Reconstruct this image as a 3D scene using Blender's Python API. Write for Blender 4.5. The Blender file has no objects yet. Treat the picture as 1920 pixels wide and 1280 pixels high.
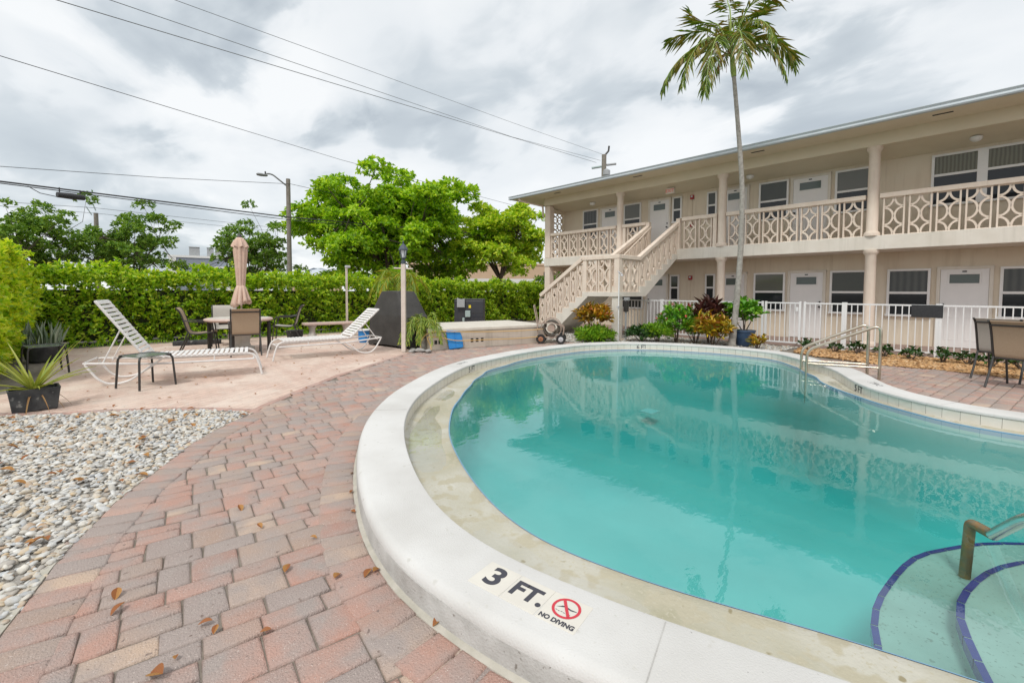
import bpy, math, random
import numpy as np
from mathutils import Vector, Matrix
R = math.radians
random.seed(7); rng = np.random.default_rng(7)
sc = bpy.context.scene
COL = sc.collection

# ------------------------------------------------------------------ camera
F, SHY, YAW, PITCH, ROLL, CAMH = 842.33, -54.59, 0.81253, 0.04555, 0.00493, 1.35
W0, H0 = 1920, 1280
_cy, _sy = math.cos(YAW), math.sin(YAW)
_right = np.array([_cy, _sy, 0]); _fwd = np.array([-_sy, _cy, 0]); _up = np.array([0, 0, 1.])
CF = _fwd*math.cos(PITCH) - _up*math.sin(PITCH)
_u2 = _up*math.cos(PITCH) + _fwd*math.sin(PITCH)
CR = _right*math.cos(ROLL) + _u2*math.sin(ROLL)
CU = -_right*math.sin(ROLL) + _u2*math.cos(ROLL)
cam = bpy.data.cameras.new('camera'); camo = bpy.data.objects.new('camera', cam); COL.objects.link(camo)
cam.sensor_width = 36; cam.lens = F/W0*36; cam.shift_y = SHY/W0; cam.clip_end = 2000; cam.clip_start = .05
camo.matrix_world = Matrix(((CR[0], CU[0], -CF[0], 0), (CR[1], CU[1], -CF[1], 0), (CR[2], CU[2], -CF[2], CAMH), (0, 0, 0, 1)))
sc.camera = camo

# surveying helpers: where the photo's points stand in the place
def _ray(x, y): return CR*(x-W0/2)/F - CU*(y-H0/2-SHY)/F + CF
def G(x, y, z=0.0):
    d = _ray(x, y); t = (z-CAMH)/d[2]; return Vector((d[0]*t, d[1]*t, z))
def D(x, y, dist):
    d = _ray(x, y); t = dist/math.hypot(d[0], d[1]); return Vector((d[0]*t, d[1]*t, d[2]*t+CAMH))

# ------------------------------------------------------------------ world and sun
SUN_EL, SUN_AZ = R(54), R(152)       # azimuth from +Y clockwise
world = bpy.data.worlds.new('World'); sc.world = world; world.use_nodes = True
nt = world.node_tree; nt.nodes.clear()
def N(t, tree, **kw):
    n = tree.nodes.new(t)
    for k, v in kw.items(): setattr(n, k, v)
    return n
out = N('ShaderNodeOutputWorld', nt)
sky = N('ShaderNodeTexSky', nt, sky_type='NISHITA', sun_disc=False, sun_elevation=SUN_EL, sun_rotation=SUN_AZ)
bgs = N('ShaderNodeBackground', nt); bgs.inputs[1].default_value = 0.12
nt.links.new(sky.outputs[0], bgs.inputs[0])
tc = N('ShaderNodeTexCoord', nt); sep = N('ShaderNodeSeparateXYZ', nt); nt.links.new(tc.outputs['Generated'], sep.inputs[0])
def wm(op, a, b=None, c=None):
    n = N('ShaderNodeMath', nt, operation=op)
    for i, v in enumerate((a, b, c)):
        if v is None: continue
        if isinstance(v, (int, float)): n.inputs[i].default_value = v
        else: nt.links.new(v, n.inputs[i])
    return n.outputs[0]
zz = wm('ADD', wm('MAXIMUM', sep.outputs[2], 0.0), 0.22)
cmb = N('ShaderNodeCombineXYZ', nt)
nt.links.new(wm('DIVIDE', sep.outputs[0], zz), cmb.inputs[0]); nt.links.new(wm('DIVIDE', sep.outputs[1], zz), cmb.inputs[1])
mp = N('ShaderNodeMapping', nt); nt.links.new(cmb.outputs[0], mp.inputs[0])
mp.inputs['Rotation'].default_value = (0, 0, R(38)); mp.inputs['Scale'].default_value = (.80, 1.15, 1); mp.inputs['Location'].default_value = (3.1, 1.7, 0)
def wnoise(scale, detail, dist, rough=.55):
    n = N('ShaderNodeTexNoise', nt); nt.links.new(mp.outputs[0], n.inputs[0])
    n.inputs['Scale'].default_value = scale; n.inputs['Detail'].default_value = detail; n.inputs['Distortion'].default_value = dist
    n.inputs['Roughness'].default_value = rough
    return n.outputs[0]
n1 = wnoise(.7, 5, .4, .5); n2 = wnoise(2.6, 6, .5, .5)
n3 = wnoise(6.5, 5, .4, .52)
val = wm('ADD', wm('MULTIPLY', n1, .76), wm('MULTIPLY', n2, .24))
def blob(px, py, size, amt, prev):
    """a darker cloud in a direction of the sky"""
    d = Vector(_ray(px, py)).normalized()
    nrm = N('ShaderNodeVectorMath', nt, operation='NORMALIZE'); nt.links.new(tc.outputs['Generated'], nrm.inputs[0])
    sub = N('ShaderNodeVectorMath', nt, operation='SUBTRACT'); nt.links.new(nrm.outputs[0], sub.inputs[0]); sub.inputs[1].default_value = d
    ln = N('ShaderNodeVectorMath', nt, operation='LENGTH'); nt.links.new(sub.outputs[0], ln.inputs[0])
    dist = wm('ADD', ln.outputs['Value'], wm('ADD', wm('MULTIPLY', wm('SUBTRACT', n2, .5), size*2.2), wm('MULTIPLY', wm('SUBTRACT', n3, .5), size*1.1)))
    mr = N('ShaderNodeMapRange', nt, interpolation_type='SMOOTHSTEP'); nt.links.new(dist, mr.inputs[0])
    mr.inputs[1].default_value = size*.25; mr.inputs[2].default_value = size*1.15; mr.inputs[3].default_value = amt; mr.inputs[4].default_value = 0
    return wm('SUBTRACT', prev, mr.outputs[0])
for b in ((640, 215, .075, .10), (740, 250, .08, .11), (850, 262, .07, .10), (180, 270, .36, .10), (480, 330, .25, .08), (300, 20, .16, .09),
          (1090, 60, .22, .11), (1800, 120, .38, .13), (1560, 190, .17, .09), (1400, 300, .2, .04), (700, 130, .14, .05), (100, 180, .14, .07)):
    val = blob(*b, val)
for b in ((450, 150, .3, -.09), (130, 60, .1, -.08), (1100, 250, .25, -.05)):
    val = blob(*b, val)
ramp = N('ShaderNodeValToRGB', nt); nt.links.new(val, ramp.inputs[0])
cr = ramp.color_ramp
cr.elements[0].position = .20; cr.elements[0].color = (.42, .47, .515, 1)
cr.elements[1].position = .515; cr.elements[1].color = (.85, .865, .87, 1)
e = cr.elements.new(.335); e.color = (.57, .62, .655, 1)
e = cr.elements.new(.41); e.color = (.75, .78, .80, 1)
bgc = N('ShaderNodeBackground', nt); nt.links.new(ramp.outputs[0], bgc.inputs[0]); bgc.inputs[1].default_value = .88
mix = N('ShaderNodeMixShader', nt); mix.inputs[0].default_value = .93
nt.links.new(bgs.outputs[0], mix.inputs[1]); nt.links.new(bgc.outputs[0], mix.inputs[2]); nt.links.new(mix.outputs[0], out.inputs[0])

sl = bpy.data.lights.new('sun', 'SUN'); sl.energy = 1.5; sl.angle = R(12); sl.color = (1, .965, .9)
so = bpy.data.objects.new('sun', sl); COL.objects.link(so)
sdir = Vector((math.sin(SUN_AZ)*math.cos(SUN_EL), math.cos(SUN_AZ)*math.cos(SUN_EL), math.sin(SUN_EL)))
so.rotation_euler = sdir.to_track_quat('Z', 'Y').to_euler()
vs = sc.view_settings; vs.view_transform = 'Standard'; vs.look = 'None'; vs.exposure = 0.40; vs.gamma = 1; vs.use_curve_mapping = False
sc.cycles.max_bounces = 8; sc.cycles.transparent_max_bounces = 12; sc.cycles.caustics_reflective = False; sc.cycles.caustics_refractive = False

# ------------------------------------------------------------------ materials
def mat(name, col, rough=.6, var=None, vscale=4, bump=0, bscale=40, metal=0, spec=.5, speck=None, island=None, leaf=0, detail=5, coat=0, emit=None, coords='Object', streak=None):
    """var: second colour mixed by noise; speck: (colour, scale, threshold) small spots; island: list of colours picked per loose piece"""
    m = bpy.data.materials.new(name); m.use_nodes = True; t = m.node_tree; p = t.nodes['Principled BSDF']
    p.inputs['Roughness'].default_value = rough; p.inputs['Metallic'].default_value = metal; p.inputs['Specular IOR Level'].default_value = spec
    p.inputs['Coat Weight'].default_value = coat
    c = N('ShaderNodeRGB', t); c.outputs[0].default_value = (*col, 1); cur = c.outputs[0]
    tcn = N('ShaderNodeTexCoord', t)
    def noise(s, d=5, di=0):
        n = N('ShaderNodeTexNoise', t); t.links.new(tcn.outputs[coords], n.inputs[0]); n.inputs['Scale'].default_value = s; n.inputs['Detail'].default_value = d; n.inputs['Distortion'].default_value = di
        return n.outputs[0]
    def mixc(fac, a, b, bt='MIX'):
        n = N('ShaderNodeMix', t, data_type='RGBA', blend_type=bt)
        if isinstance(fac, float): n.inputs[0].default_value = fac
        else: t.links.new(fac, n.inputs[0])
        for i, v in ((6, a), (7, b)):
            if isinstance(v, tuple): n.inputs[i].default_value = (*v, 1)
            else: t.links.new(v, n.inputs[i])
        return n.outputs[2]
    def rampf(v, a, b):
        n = N('ShaderNodeMapRange', t); t.links.new(v, n.inputs[0]); n.inputs[1].default_value = a; n.inputs[2].default_value = b
        return n.outputs[0]
    if island:
        g = N('ShaderNodeNewGeometry', t); rp = N('ShaderNodeValToRGB', t); t.links.new(g.outputs['Random Per Island'], rp.inputs[0])
        rp.color_ramp.interpolation = 'LINEAR' if leaf else 'CONSTANT'
        el = rp.color_ramp.elements; n_ = len(island)
        while len(el) < n_: el.new(.5)
        for i, cc in enumerate(island):
            el[i].position = i/n_ if not leaf else i/(n_-1); el[i].color = (*cc, 1)
        cur = rp.outputs[0]
    if var: cur = mixc(rampf(noise(vscale, detail), .35, .68), cur, var)
    if speck:
        for sp in (speck if isinstance(speck, list) else [speck]):
            cur = mixc(rampf(noise(sp[1], 2), sp[2], sp[2]+.06), cur, sp[0])
    if streak:
        mp_ = N('ShaderNodeMapping', t); t.links.new(tcn.outputs['Object'], mp_.inputs[0]); mp_.inputs['Scale'].default_value = (5, 5, .35)
        ns = N('ShaderNodeTexNoise', t); t.links.new(mp_.outputs[0], ns.inputs[0]); ns.inputs['Scale'].default_value = 1.6; ns.inputs['Detail'].default_value = 6; ns.inputs['Roughness'].default_value = .65
        cur = mixc(rampf(ns.outputs[0], .50, .80), cur, streak)
    t.links.new(cur, p.inputs['Base Color'])
    if bump:
        b = N('ShaderNodeBump', t); b.inputs['Strength'].default_value = bump; b.inputs['Distance'].default_value = .01
        t.links.new(noise(bscale, 6), b.inputs['Height']); t.links.new(b.outputs[0], p.inputs['Normal'])
    if leaf:
        tr = N('ShaderNodeBsdfTranslucent', t); t.links.new(mixc(1.0, cur, (1.25, 1.3, .6), 'MULTIPLY'), tr.inputs[0])
        ms = N('ShaderNodeMixShader', t); ms.inputs[0].default_value = leaf
        o = t.nodes['Material Output']; t.links.new(p.outputs[0], ms.inputs[1]); t.links.new(tr.outputs[0], ms.inputs[2]); t.links.new(ms.outputs[0], o.inputs[0])
    if emit: p.inputs['Emission Color'].default_value = (*emit, 1); p.inputs['Emission Strength'].default_value = 1
    return m
M = {}
M['ground'] = mat('sandy_dirt', (.25, .215, .18), .95, (.16, .135, .11), 14, .5, 60)
BR = [(0.455, 0.285, 0.235), (0.415, 0.256, 0.211), (0.495, 0.329, 0.272), (0.423, 0.321, 0.267), (0.358, 0.292, 0.267), (0.471, 0.289, 0.235), (0.536, 0.406, 0.316), (0.446, 0.317, 0.263), (0.374, 0.313, 0.287), (0.455, 0.268, 0.215), (0.495, 0.369, 0.295), (0.43, 0.285, 0.235), (0.398, 0.292, 0.239), (0.478, 0.3, 0.247), (0.463, 0.296, 0.247)]
M['brick'] = mat('paver_brick', (.4, .25, .2), .9, (.37, .315, .29), 5.5, .9, 130, spec=.2, island=BR, speck=[((.64, .56, .51), 190, .655), ((.22, .17, .15), 24, .69), ((.30, .22, .19), 90, .68)], detail=4)
M['brick_far'] = mat('paver_brick_pale', (.4, .25, .2), .9, (.40, .30, .265), 5, .4, 120, spec=.2, island=[(.46, .29, .24), (.40, .25, .21), (.50, .34, .285), (.42, .31, .275), (.44, .27, .22), (.48, .31, .26)])
M['grout'] = mat('path_sand', (.17, .145, .125), .95, (.23, .2, .175), 30)
M['edging'] = mat('edging_concrete', (.50, .47, .41), .9, (.4, .38, .32), 12, .3, 80)
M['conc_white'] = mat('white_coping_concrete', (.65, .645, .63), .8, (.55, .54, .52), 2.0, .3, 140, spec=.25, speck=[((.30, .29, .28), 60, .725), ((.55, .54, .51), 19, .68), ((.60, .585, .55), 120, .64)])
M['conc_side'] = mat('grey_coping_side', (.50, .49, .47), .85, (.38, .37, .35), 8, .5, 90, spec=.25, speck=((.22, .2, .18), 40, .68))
M['tile_white'] = mat('white_pool_tile', (.74, .71, .65), .35, (.68, .64, .56), 5, 0)
M['gutter'] = mat('stained_gutter_plaster', (.55, .535, .475), .5, (.37, .345, .235), 1.5, .4, 50, spec=.5, speck=[((.44, .405, .30), 8, .52), ((.46, .43, .33), 60, .6), ((.29, .25, .15), 15, .69)])
M['plaster'] = mat('pool_plaster', (.42, .63, .595), .8, (.36, .57, .54), 1.2)
M['step_plaster'] = mat('step_plaster', (.31, .43, .375), .8, (.26, .36, .31), 4, speck=((.20, .27, .225), 55, .62))
M['blue_tile'] = mat('navy_tile', (.01, .02, .16), .25, (.02, .035, .22), 9)
M['lip'] = mat('blue_stained_lip', (.20, .36, .52), .5)
M['tile_sign'] = mat('depth_tile', (.68, .65, .58), .35, (.63, .6, .54), 9)
M['ink'] = mat('marker_ink', (.045, .045, .06), .5)
M['red'] = mat('marker_red', (.55, .035, .055), .5)
M['stucco'] = mat('beige_stucco', (.73, .65, .53), .9, (.69, .595, .475), 1.3, .35, 160, spec=.2, streak=(.60, .51, .40))
M['stucco_light'] = mat('cream_painted_concrete', (.76, .715, .645), .85, (.675, .625, .55), 2, .25, 120, spec=.25, streak=(.61, .57, .50))
M['peach'] = mat('peach_painted_concrete', (.78, .675, .575), .8, (.72, .61, .515), 4, .2, 100, spec=.25, streak=(.66, .54, .45))
M['soffit'] = mat('soffit_paint', (.74, .665, .53), .85, (.71, .635, .50), 2, .15, 60, spec=.2)
M['gutter_metal'] = mat('grey_rain_gutter', (.50, .55, .585), .45, (.46, .51, .55), 5, spec=.5)
M['roof'] = mat('roof_membrane', (.55, .56, .56), .8)
M['white'] = mat('white_paint', (.80, .79, .78), .4, (.76, .755, .75), 6)
M['white_door'] = mat('white_door_paint', (.80, .78, .77), .45, (.77, .755, .745), 3)
M['alu'] = mat('white_aluminium', (.78, .785, .79), .35, spec=.5)
M['dark'] = mat('dark_opening', (.015, .015, .015), .6)
M['steel'] = mat('rail_steel', (.60, .55, .46), .28, (.5, .45, .36), 8, metal=1)
M['steel_bright'] = mat('bright_rail_steel', (.74, .73, .71), .22, (.66, .64, .6), 8, metal=1)
M['steel_wet'] = mat('stained_rail_steel', (.20, .19, .13), .4, (.36, .2, .07), 25, metal=.6)
M['black_metal'] = mat('dark_bronze_metal', (.035, .033, .032), .4, spec=.5)
M['taupe'] = mat('taupe_sling_fabric', (.43, .33, .235), .8, (.40, .30, .21), 60, .3, 400, spec=.2)
M['grey_sling'] = mat('pale_sling_fabric', (.46, .43, .385), .8, (.43, .40, .36), 60, .3, 400, spec=.2)
M['strap'] = mat('white_vinyl_strap', (.80, .78, .765), .45, (.73, .71, .70), 6)
M['lounge_frame'] = mat('white_lounger_frame', (.76, .745, .73), .4, (.68, .66, .65), 10)
M['pinkstone'] = mat('pink_table_stone', (.62, .47, .41), .6, (.55, .42, .37), 12, .2, 60)
M['paletop'] = mat('pale_table_top', (.68, .63, .58), .4, (.62, .57, .53), 9)
M['pedestal'] = mat('pale_cast_concrete', (.56, .53, .48), .9, (.46, .43, .39), 6, .4, 60)
M['umbrella'] = mat('faded_pink_canvas', (.66, .49, .40), .9, (.60, .42, .34), 7, .4, 60, spec=.15)
M['grill'] = mat('charcoal_cover_vinyl', (.047, .045, .043), .6, (.066, .063, .06), 3, 1.0, 7, spec=.3)
M['postwhite'] = mat('weathered_cream_post', (.66, .58, .52), .8, (.58, .5, .44), 8, .3, 50)
M['lantern'] = mat('dark_lantern_metal', (.06, .075, .10), .45, spec=.5)
M['lampglass'] = mat('frosted_lamp_glass', (.62, .66, .70), .2)
M['tubwall'] = mat('beige_block_wall', (.60, .53, .455), .9, (.55, .485, .415), 3, .4, 90, spec=.2, streak=(.42, .37, .31), speck=((.4, .35, .3), 20, .70))
M['tubtop'] = mat('pale_deck_slab', (.66, .62, .55), .85, (.58, .54, .47), 4, .3, 70)
M['heater'] = mat('black_heater_casing', (.028, .03, .04), .5, (.04, .04, .045), 6)
M['greybox'] = mat('grey_control_box', (.33, .34, .35), .5)
M['meter'] = mat('pale_green_box', (.33, .41, .40), .5)
M['yellow'] = mat('yellow_sticker', (.75, .58, .02), .5)
M['blue'] = mat('blue_plastic', (.015, .20, .55), .4, (.02, .25, .62), 6)
M['bluepot'] = mat('slate_blue_glazed_pot', (.045, .085, .16), .35, (.03, .06, .11), 9)
M['hose'] = mat('yellow_hose', (.62, .40, .15), .5)
M['reel'] = mat('tan_cart_tube', (.42, .32, .265), .5, (.32, .24, .19), 14)
M['rubber'] = mat('black_rubber', (.02, .02, .02), .7)
M['hub'] = mat('wheel_hub', (.5, .5, .52), .4)
M['rusthub'] = mat('rusty_wheel_hub', (.38, .16, .08), .7, (.25, .12, .07), 30)
M['oldhose'] = mat('dark_coiled_hose', (.09, .075, .06), .6)
M['pot_black'] = mat('weathered_black_planter', (.025, .027, .03), .7, (.075, .078, .08), 7, .3, 40, speck=((.22, .22, .21), 11, .66))
M['soil'] = mat('soil', (.06, .045, .032), .95, (.09, .065, .05), 20, .6, 60)
M['signblack'] = mat('black_sign_back', (.022, .024, .028), .6, (.032, .034, .038), 30)
M['alarm'] = mat('alarm_red', (.36, .02, .025), .4)
M['exitred'] = mat('faded_exit_red', (.75, .25, .2), .4)
M['pine'] = mat('weathered_pole_wood', (.26, .235, .205), .9, (.19, .17, .14), 9, .5, 50)
M['wire'] = mat('cable_black', (.045, .045, .05), .6)
M['wire_pale'] = mat('weathered_cable', (.16, .17, .18), .6)
M['lightgrey'] = mat('lamp_head_grey', (.22, .23, .23), .5)
M['house_beige'] = mat('house_beige', (.60, .47, .30), .9, (.55, .42, .27), 1)
M['house_tan'] = mat('house_tan', (.58, .42, .29), .9, (.52, .37, .25), 1)
M['house_white'] = mat('house_white', (.75, .75, .74), .8)
M['house_grey'] = mat('house_blue_grey', (.27, .30, .36), .85, (.24, .27, .33), .5)
M['tinroof'] = mat('pale_tin_roof', (.48, .53, .58), .45)
M['bark'] = mat('tree_bark', (.10, .075, .055), .95, (.15, .12, .095), 9, .6, 40)
M['palmbark'] = mat('pale_palm_trunk', (.40, .375, .34), .9, (.24, .225, .2), 14, .6, 45, speck=((.14, .13, .11), 22, .68))
M['palmgreen'] = mat('palm_crownshaft', (.26, .34, .07), .5, (.2, .3, .06), 5)
M['core'] = mat('hedge_shade_core', (.025, .04, .012), .95, (.05, .045, .025), 9)  # near-black green-brown: the shade inside the hedge put into the colour
LG = lambda *c: list(c)
M['hedge'] = mat('hedge_leaves', (.1, .2, .02), .42, island=LG((.08, .21, .015), (.24, .44, .025), (.38, .58, .03), (.50, .66, .04), (.62, .70, .06), (.30, .50, .025), (.68, .66, .07)), leaf=.45, spec=.5)
M['hedge_l'] = mat('bright_hedge_leaves', (.1, .2, .02), .42, island=LG((.211, .396, .021), (.396, .607, .029), (.581, .700, .040), (.700, .700, .053), (.475, .660, .033), (.700, .686, .079)), leaf=0.45)
M['almond'] = mat('broad_tree_leaves', (.1, .2, .02), .45, island=LG((.113, .253, .015), (.253, .468, .020), (.418, .658, .028), (.557, .700, .037), (.202, .405, .018), (.481, .632, .037)), leaf=0.42)
M['almond2'] = mat('yellowing_tree_leaves', (.1, .2, .02), .45, island=LG((.189, .349, .024), (.379, .582, .029), (.582, .700, .044), (.670, .700, .073), (.291, .510, .029)), leaf=0.42)
M['darktree'] = mat('fine_dark_leaves', (.05, .1, .02), .5, island=LG((.080, .193, .032), (.161, .322, .041), (.290, .434, .048), (.241, .371, .056), (.113, .241, .045)), leaf=0.3)
M['frond'] = mat('palm_leaflets', (.1, .15, .02), .4, island=LG((.05, .11, .012), (.11, .20, .015), (.20, .28, .02), (.09, .17, .014), (.36, .26, .05), (.13, .24, .018), (.30, .30, .03), (.26, .15, .05)), leaf=.25)
M['fanleaf'] = mat('shaggy_palm_leaflets', (.1, .2, .02), .45, island=LG((.16, .30, .025), (.28, .42, .035), (.45, .48, .06), (.12, .24, .02), (.52, .48, .15)), leaf=.25)
M['areca'] = mat('golden_palm_leaflets', (.3, .3, .02), .45, island=LG((.42, .34, .02), (.26, .36, .03), (.16, .32, .03), (.50, .36, .025)), leaf=.3)
M['pineapple'] = mat('strap_leaves', (.2, .3, .05), .45, (.36, .38, .07), 3, island=LG((.14, .24, .035), (.24, .32, .045), (.38, .38, .06), (.19, .28, .04)), leaf=.2)
M['drybrown'] = mat('dry_strap_leaves', (.36, .22, .09), .8, (.28, .14, .06), 8)
M['croton'] = mat('croton_leaves', (.3, .2, .02), .4, island=LG((.057, .103, .014), (.632, .310, .017), (.161, .057, .014), (.680, .414, .023), (.115, .161, .014), (.437, .115, .017), (.680, .483, .034)), leaf=.2)
M['croton_y'] = mat('yellow_croton_leaves', (.4, .3, .02), .4, island=LG((.110, .132, .013), (.660, .462, .022), (.330, .055, .022), (.680, .528, .033), (.176, .220, .022), (.495, .308, .022), (.242, .044, .022)), leaf=.2)
M['burgundy'] = mat('burgundy_ti_leaves', (.1, .03, .03), .4, island=LG((.055, .018, .02), (.10, .03, .028), (.16, .055, .05), (.07, .035, .03)), leaf=.2)
M['shrub'] = mat('glossy_shrub_leaves', (.06, .2, .03), .4, island=LG((.056, .200, .019), (.112, .325, .025), (.200, .450, .035), (.300, .550, .044)), leaf=.25)
M['fern'] = mat('feathery_leaves', (.1, .25, .03), .5, island=LG((.168, .384, .024), (.300, .528, .030), (.132, .300, .022), (.432, .576, .036)), leaf=.3)
M['darkshrub'] = mat('dark_shrub_leaves', (.03, .1, .02), .35, island=LG((.015, .055, .012), (.03, .09, .016), (.055, .14, .02)), leaf=.2)
M['silver'] = mat('silvery_stems', (.3, .36, .28), .6, island=LG((.24, .32, .22), (.36, .42, .33), (.18, .28, .16)), leaf=.1)
M['redflower'] = mat('red_petals', (.62, .06, .05), .5, leaf=.2, island=[(.62, .06, .05), (.75, .18, .14)])
M['pebble'] = mat('pale_pebbles', (.6, .6, .58), .75, (.47, .44, .39), 30, .2, 90, island=[(.64, .64, .62), (.44, .46, .48), (.68, .65, .58), (.56, .43, .27), (.54, .56, .58), (.68, .69, .68), (.42, .27, .15), (.36, .38, .40), (.62, .55, .45), (.66, .66, .64), (.48, .38, .26), (.58, .59, .59), (.34, .31, .28), (.70, .69, .66)])
M['pebble_base'] = mat('pebble_bed', (.24, .22, .19), .95, (.38, .36, .33), 60, .8, 60)
M['mulch'] = mat('orange_wood_chips', (.6, .35, .15), .9, (.46, .27, .12), 30, island=[(.62, .36, .16), (.70, .46, .24), (.48, .27, .12), (.66, .42, .20), (.55, .30, .13), (.72, .52, .32)])
M['mulch_base'] = mat('mulch_bed', (.36, .21, .10), .95, (.26, .15, .08), 30, .8, 40)
M['dryleaf'] = mat('dry_leaf', (.38, .16, .04), .6, (.25, .09, .03), 30, leaf=.15, island=[(.46, .19, .04), (.32, .11, .03), (.56, .32, .08), (.38, .14, .035)])
M['rock'] = mat('grey_stones', (.40, .385, .37), .9, (.3, .29, .27), 9, .5, 30)
M['drain'] = mat('white_plastic', (.75, .80, .82), .4)
M['mesh_top'] = mat('smoky_table_glass', (.13, .16, .14), .2, (.16, .19, .17), 5)
def patio_mat():
    m = mat('pink_patio_pavers', (.60, .45, .375), .9); t = m.node_tree; p = t.nodes['Principled BSDF']
    tcn = N('ShaderNodeTexCoord', t); mpn = N('ShaderNodeMapping', t); t.links.new(tcn.outputs['Object'], mpn.inputs[0]); mpn.inputs['Rotation'].default_value = (0, 0, R(50))
    b = N('ShaderNodeTexBrick', t); t.links.new(mpn.outputs[0], b.inputs[0])
    for k, v in (('Color1', (.64, .48, .40, 1)), ('Color2', (.56, .41, .345, 1)), ('Mortar', (.36, .28, .235, 1))): b.inputs[k].default_value = v
    b.inputs['Scale'].default_value = 1; b.inputs['Brick Width'].default_value = .2; b.inputs['Row Height'].default_value = .1; b.inputs['Mortar Size'].default_value = .006; b.inputs['Mortar Smooth'].default_value = .6
    cur = b.outputs[0]
    for sc_, lo, hi, colr in ((1.1, .42, .66, (.70, .60, .52)), (4, .52, .72, (.50, .36, .30)), (9, .58, .70, (.60, .52, .46)), (55, .64, .68, (.30, .20, .15))):
        n = N('ShaderNodeTexNoise', t); t.links.new(tcn.outputs['Object'], n.inputs[0]); n.inputs['Scale'].default_value = sc_; n.inputs['Detail'].default_value = 5
        r = N('ShaderNodeMapRange', t); t.links.new(n.outputs[0], r.inputs[0]); r.inputs[1].default_value = lo; r.inputs[2].default_value = hi; r.inputs[4].default_value = .75
        x = N('ShaderNodeMix', t, data_type='RGBA'); t.links.new(r.outputs[0], x.inputs[0]); t.links.new(cur, x.inputs[6]); x.inputs[7].default_value = (*colr, 1); cur = x.outputs[2]
    t.links.new(cur, p.inputs['Base Color']); p.inputs['Specular IOR Level'].default_value = .2
    bp = N('ShaderNodeBump', t); bp.inputs['Strength'].default_value = .4; bp.inputs['Distance'].default_value = .006; t.links.new(b.outputs[1], bp.inputs['Height']); bp.invert = True; t.links.new(bp.outputs[0], p.inputs['Normal'])
    return m
M['patio'] = patio_mat()
def glass_mat(name, col, rough=.03, stripes=None):
    m = mat(name, col, rough, spec=.35)
    t = m.node_tree; p = t.nodes['Principled BSDF']
    if stripes:
        tcn = N('ShaderNodeTexCoord', t); w = N('ShaderNodeTexWave', t, bands_direction=stripes[1]); t.links.new(tcn.outputs['Object'], w.inputs[0])
        w.inputs['Scale'].default_value = stripes[2]; w.inputs['Distortion'].default_value = stripes[3]; w.inputs['Detail'].default_value = 2
        x = N('ShaderNodeMix', t, data_type='RGBA'); t.links.new(w.outputs[0], x.inputs[0]); x.inputs[6].default_value = (*col, 1); x.inputs[7].default_value = (*stripes[0], 1); t.links.new(x.outputs[2], p.inputs['Base Color'])
    return m
M['pane_up'] = glass_mat('blind_behind_glass', (.05, .058, .05), .06, ((.07, .078, .068), 'Z', 11, .1))
M['pane_low'] = glass_mat('dark_glass', (.022, .027, .032), .03)
M['pane_curtain'] = glass_mat('curtain_behind_glass', (.17, .165, .115), .05, ((.09, .09, .06), 'X', 4.5, 1.2))
M['pane_curtain2'] = glass_mat('grey_curtain_behind_glass', (.085, .09, .085), .05, ((.05, .055, .055), 'X', 2.2, .8))
M['pane_blind'] = glass_mat('pale_blind_behind_glass', (.12, .125, .11), .06, ((.16, .165, .15), 'Z', 14, .05))
M['lite'] = glass_mat('door_lite_glass', (.11, .14, .135), .08)
def water_mat():
    m = bpy.data.materials.new('pool_water'); m.use_nodes = True; t = m.node_tree; t.nodes.clear()
    o = N('ShaderNodeOutputMaterial', t); tr = N('ShaderNodeBsdfTransparent', t); gl = N('ShaderNodeBsdfGlossy', t); gl.inputs['Roughness'].default_value = .0
    fr = N('ShaderNodeFresnel', t); fr.inputs[0].default_value = 1.85; mx = N('ShaderNodeMixShader', t)
    tcn = N('ShaderNodeTexCoord', t); mpn = N('ShaderNodeMapping', t); t.links.new(tcn.outputs['Object'], mpn.inputs[0]); mpn.inputs['Rotation'].default_value = (0, 0, R(40)); mpn.inputs['Scale'].default_value = (1.9, 1, 1)
    n = N('ShaderNodeTexNoise', t); t.links.new(mpn.outputs[0], n.inputs[0]); n.inputs['Scale'].default_value = 6.5; n.inputs['Detail'].default_value = 3; n.inputs['Roughness'].default_value = .45
    b = N('ShaderNodeBump', t); b.inputs['Strength'].default_value = .019; b.inputs['Distance'].default_value = .05; t.links.new(n.outputs[0], b.inputs['Height'])
    t.links.new(b.outputs[0], gl.inputs['Normal']); t.links.new(b.outputs[0], fr.inputs['Normal'])
    bf = N('ShaderNodeNewGeometry', t); inv = N('ShaderNodeMath', t, operation='SUBTRACT'); inv.inputs[0].default_value = 1; t.links.new(bf.outputs['Backfacing'], inv.inputs[1])
    ml = N('ShaderNodeMath', t, operation='MULTIPLY'); t.links.new(fr.outputs[0], ml.inputs[0]); t.links.new(inv.outputs[0], ml.inputs[1])
    t.links.new(ml.outputs[0], mx.inputs[0]); t.links.new(tr.outputs[0], mx.inputs[1]); t.links.new(gl.outputs[0], mx.inputs[2]); t.links.new(mx.outputs[0], o.inputs[0])
    va = N('ShaderNodeVolumeAbsorption', t); va.inputs[0].default_value = (.08, .80, .80, 1); va.inputs[1].default_value = .54
    t.links.new(va.outputs[0], o.inputs['Volume'])
    return m
M['water'] = water_mat()

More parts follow.
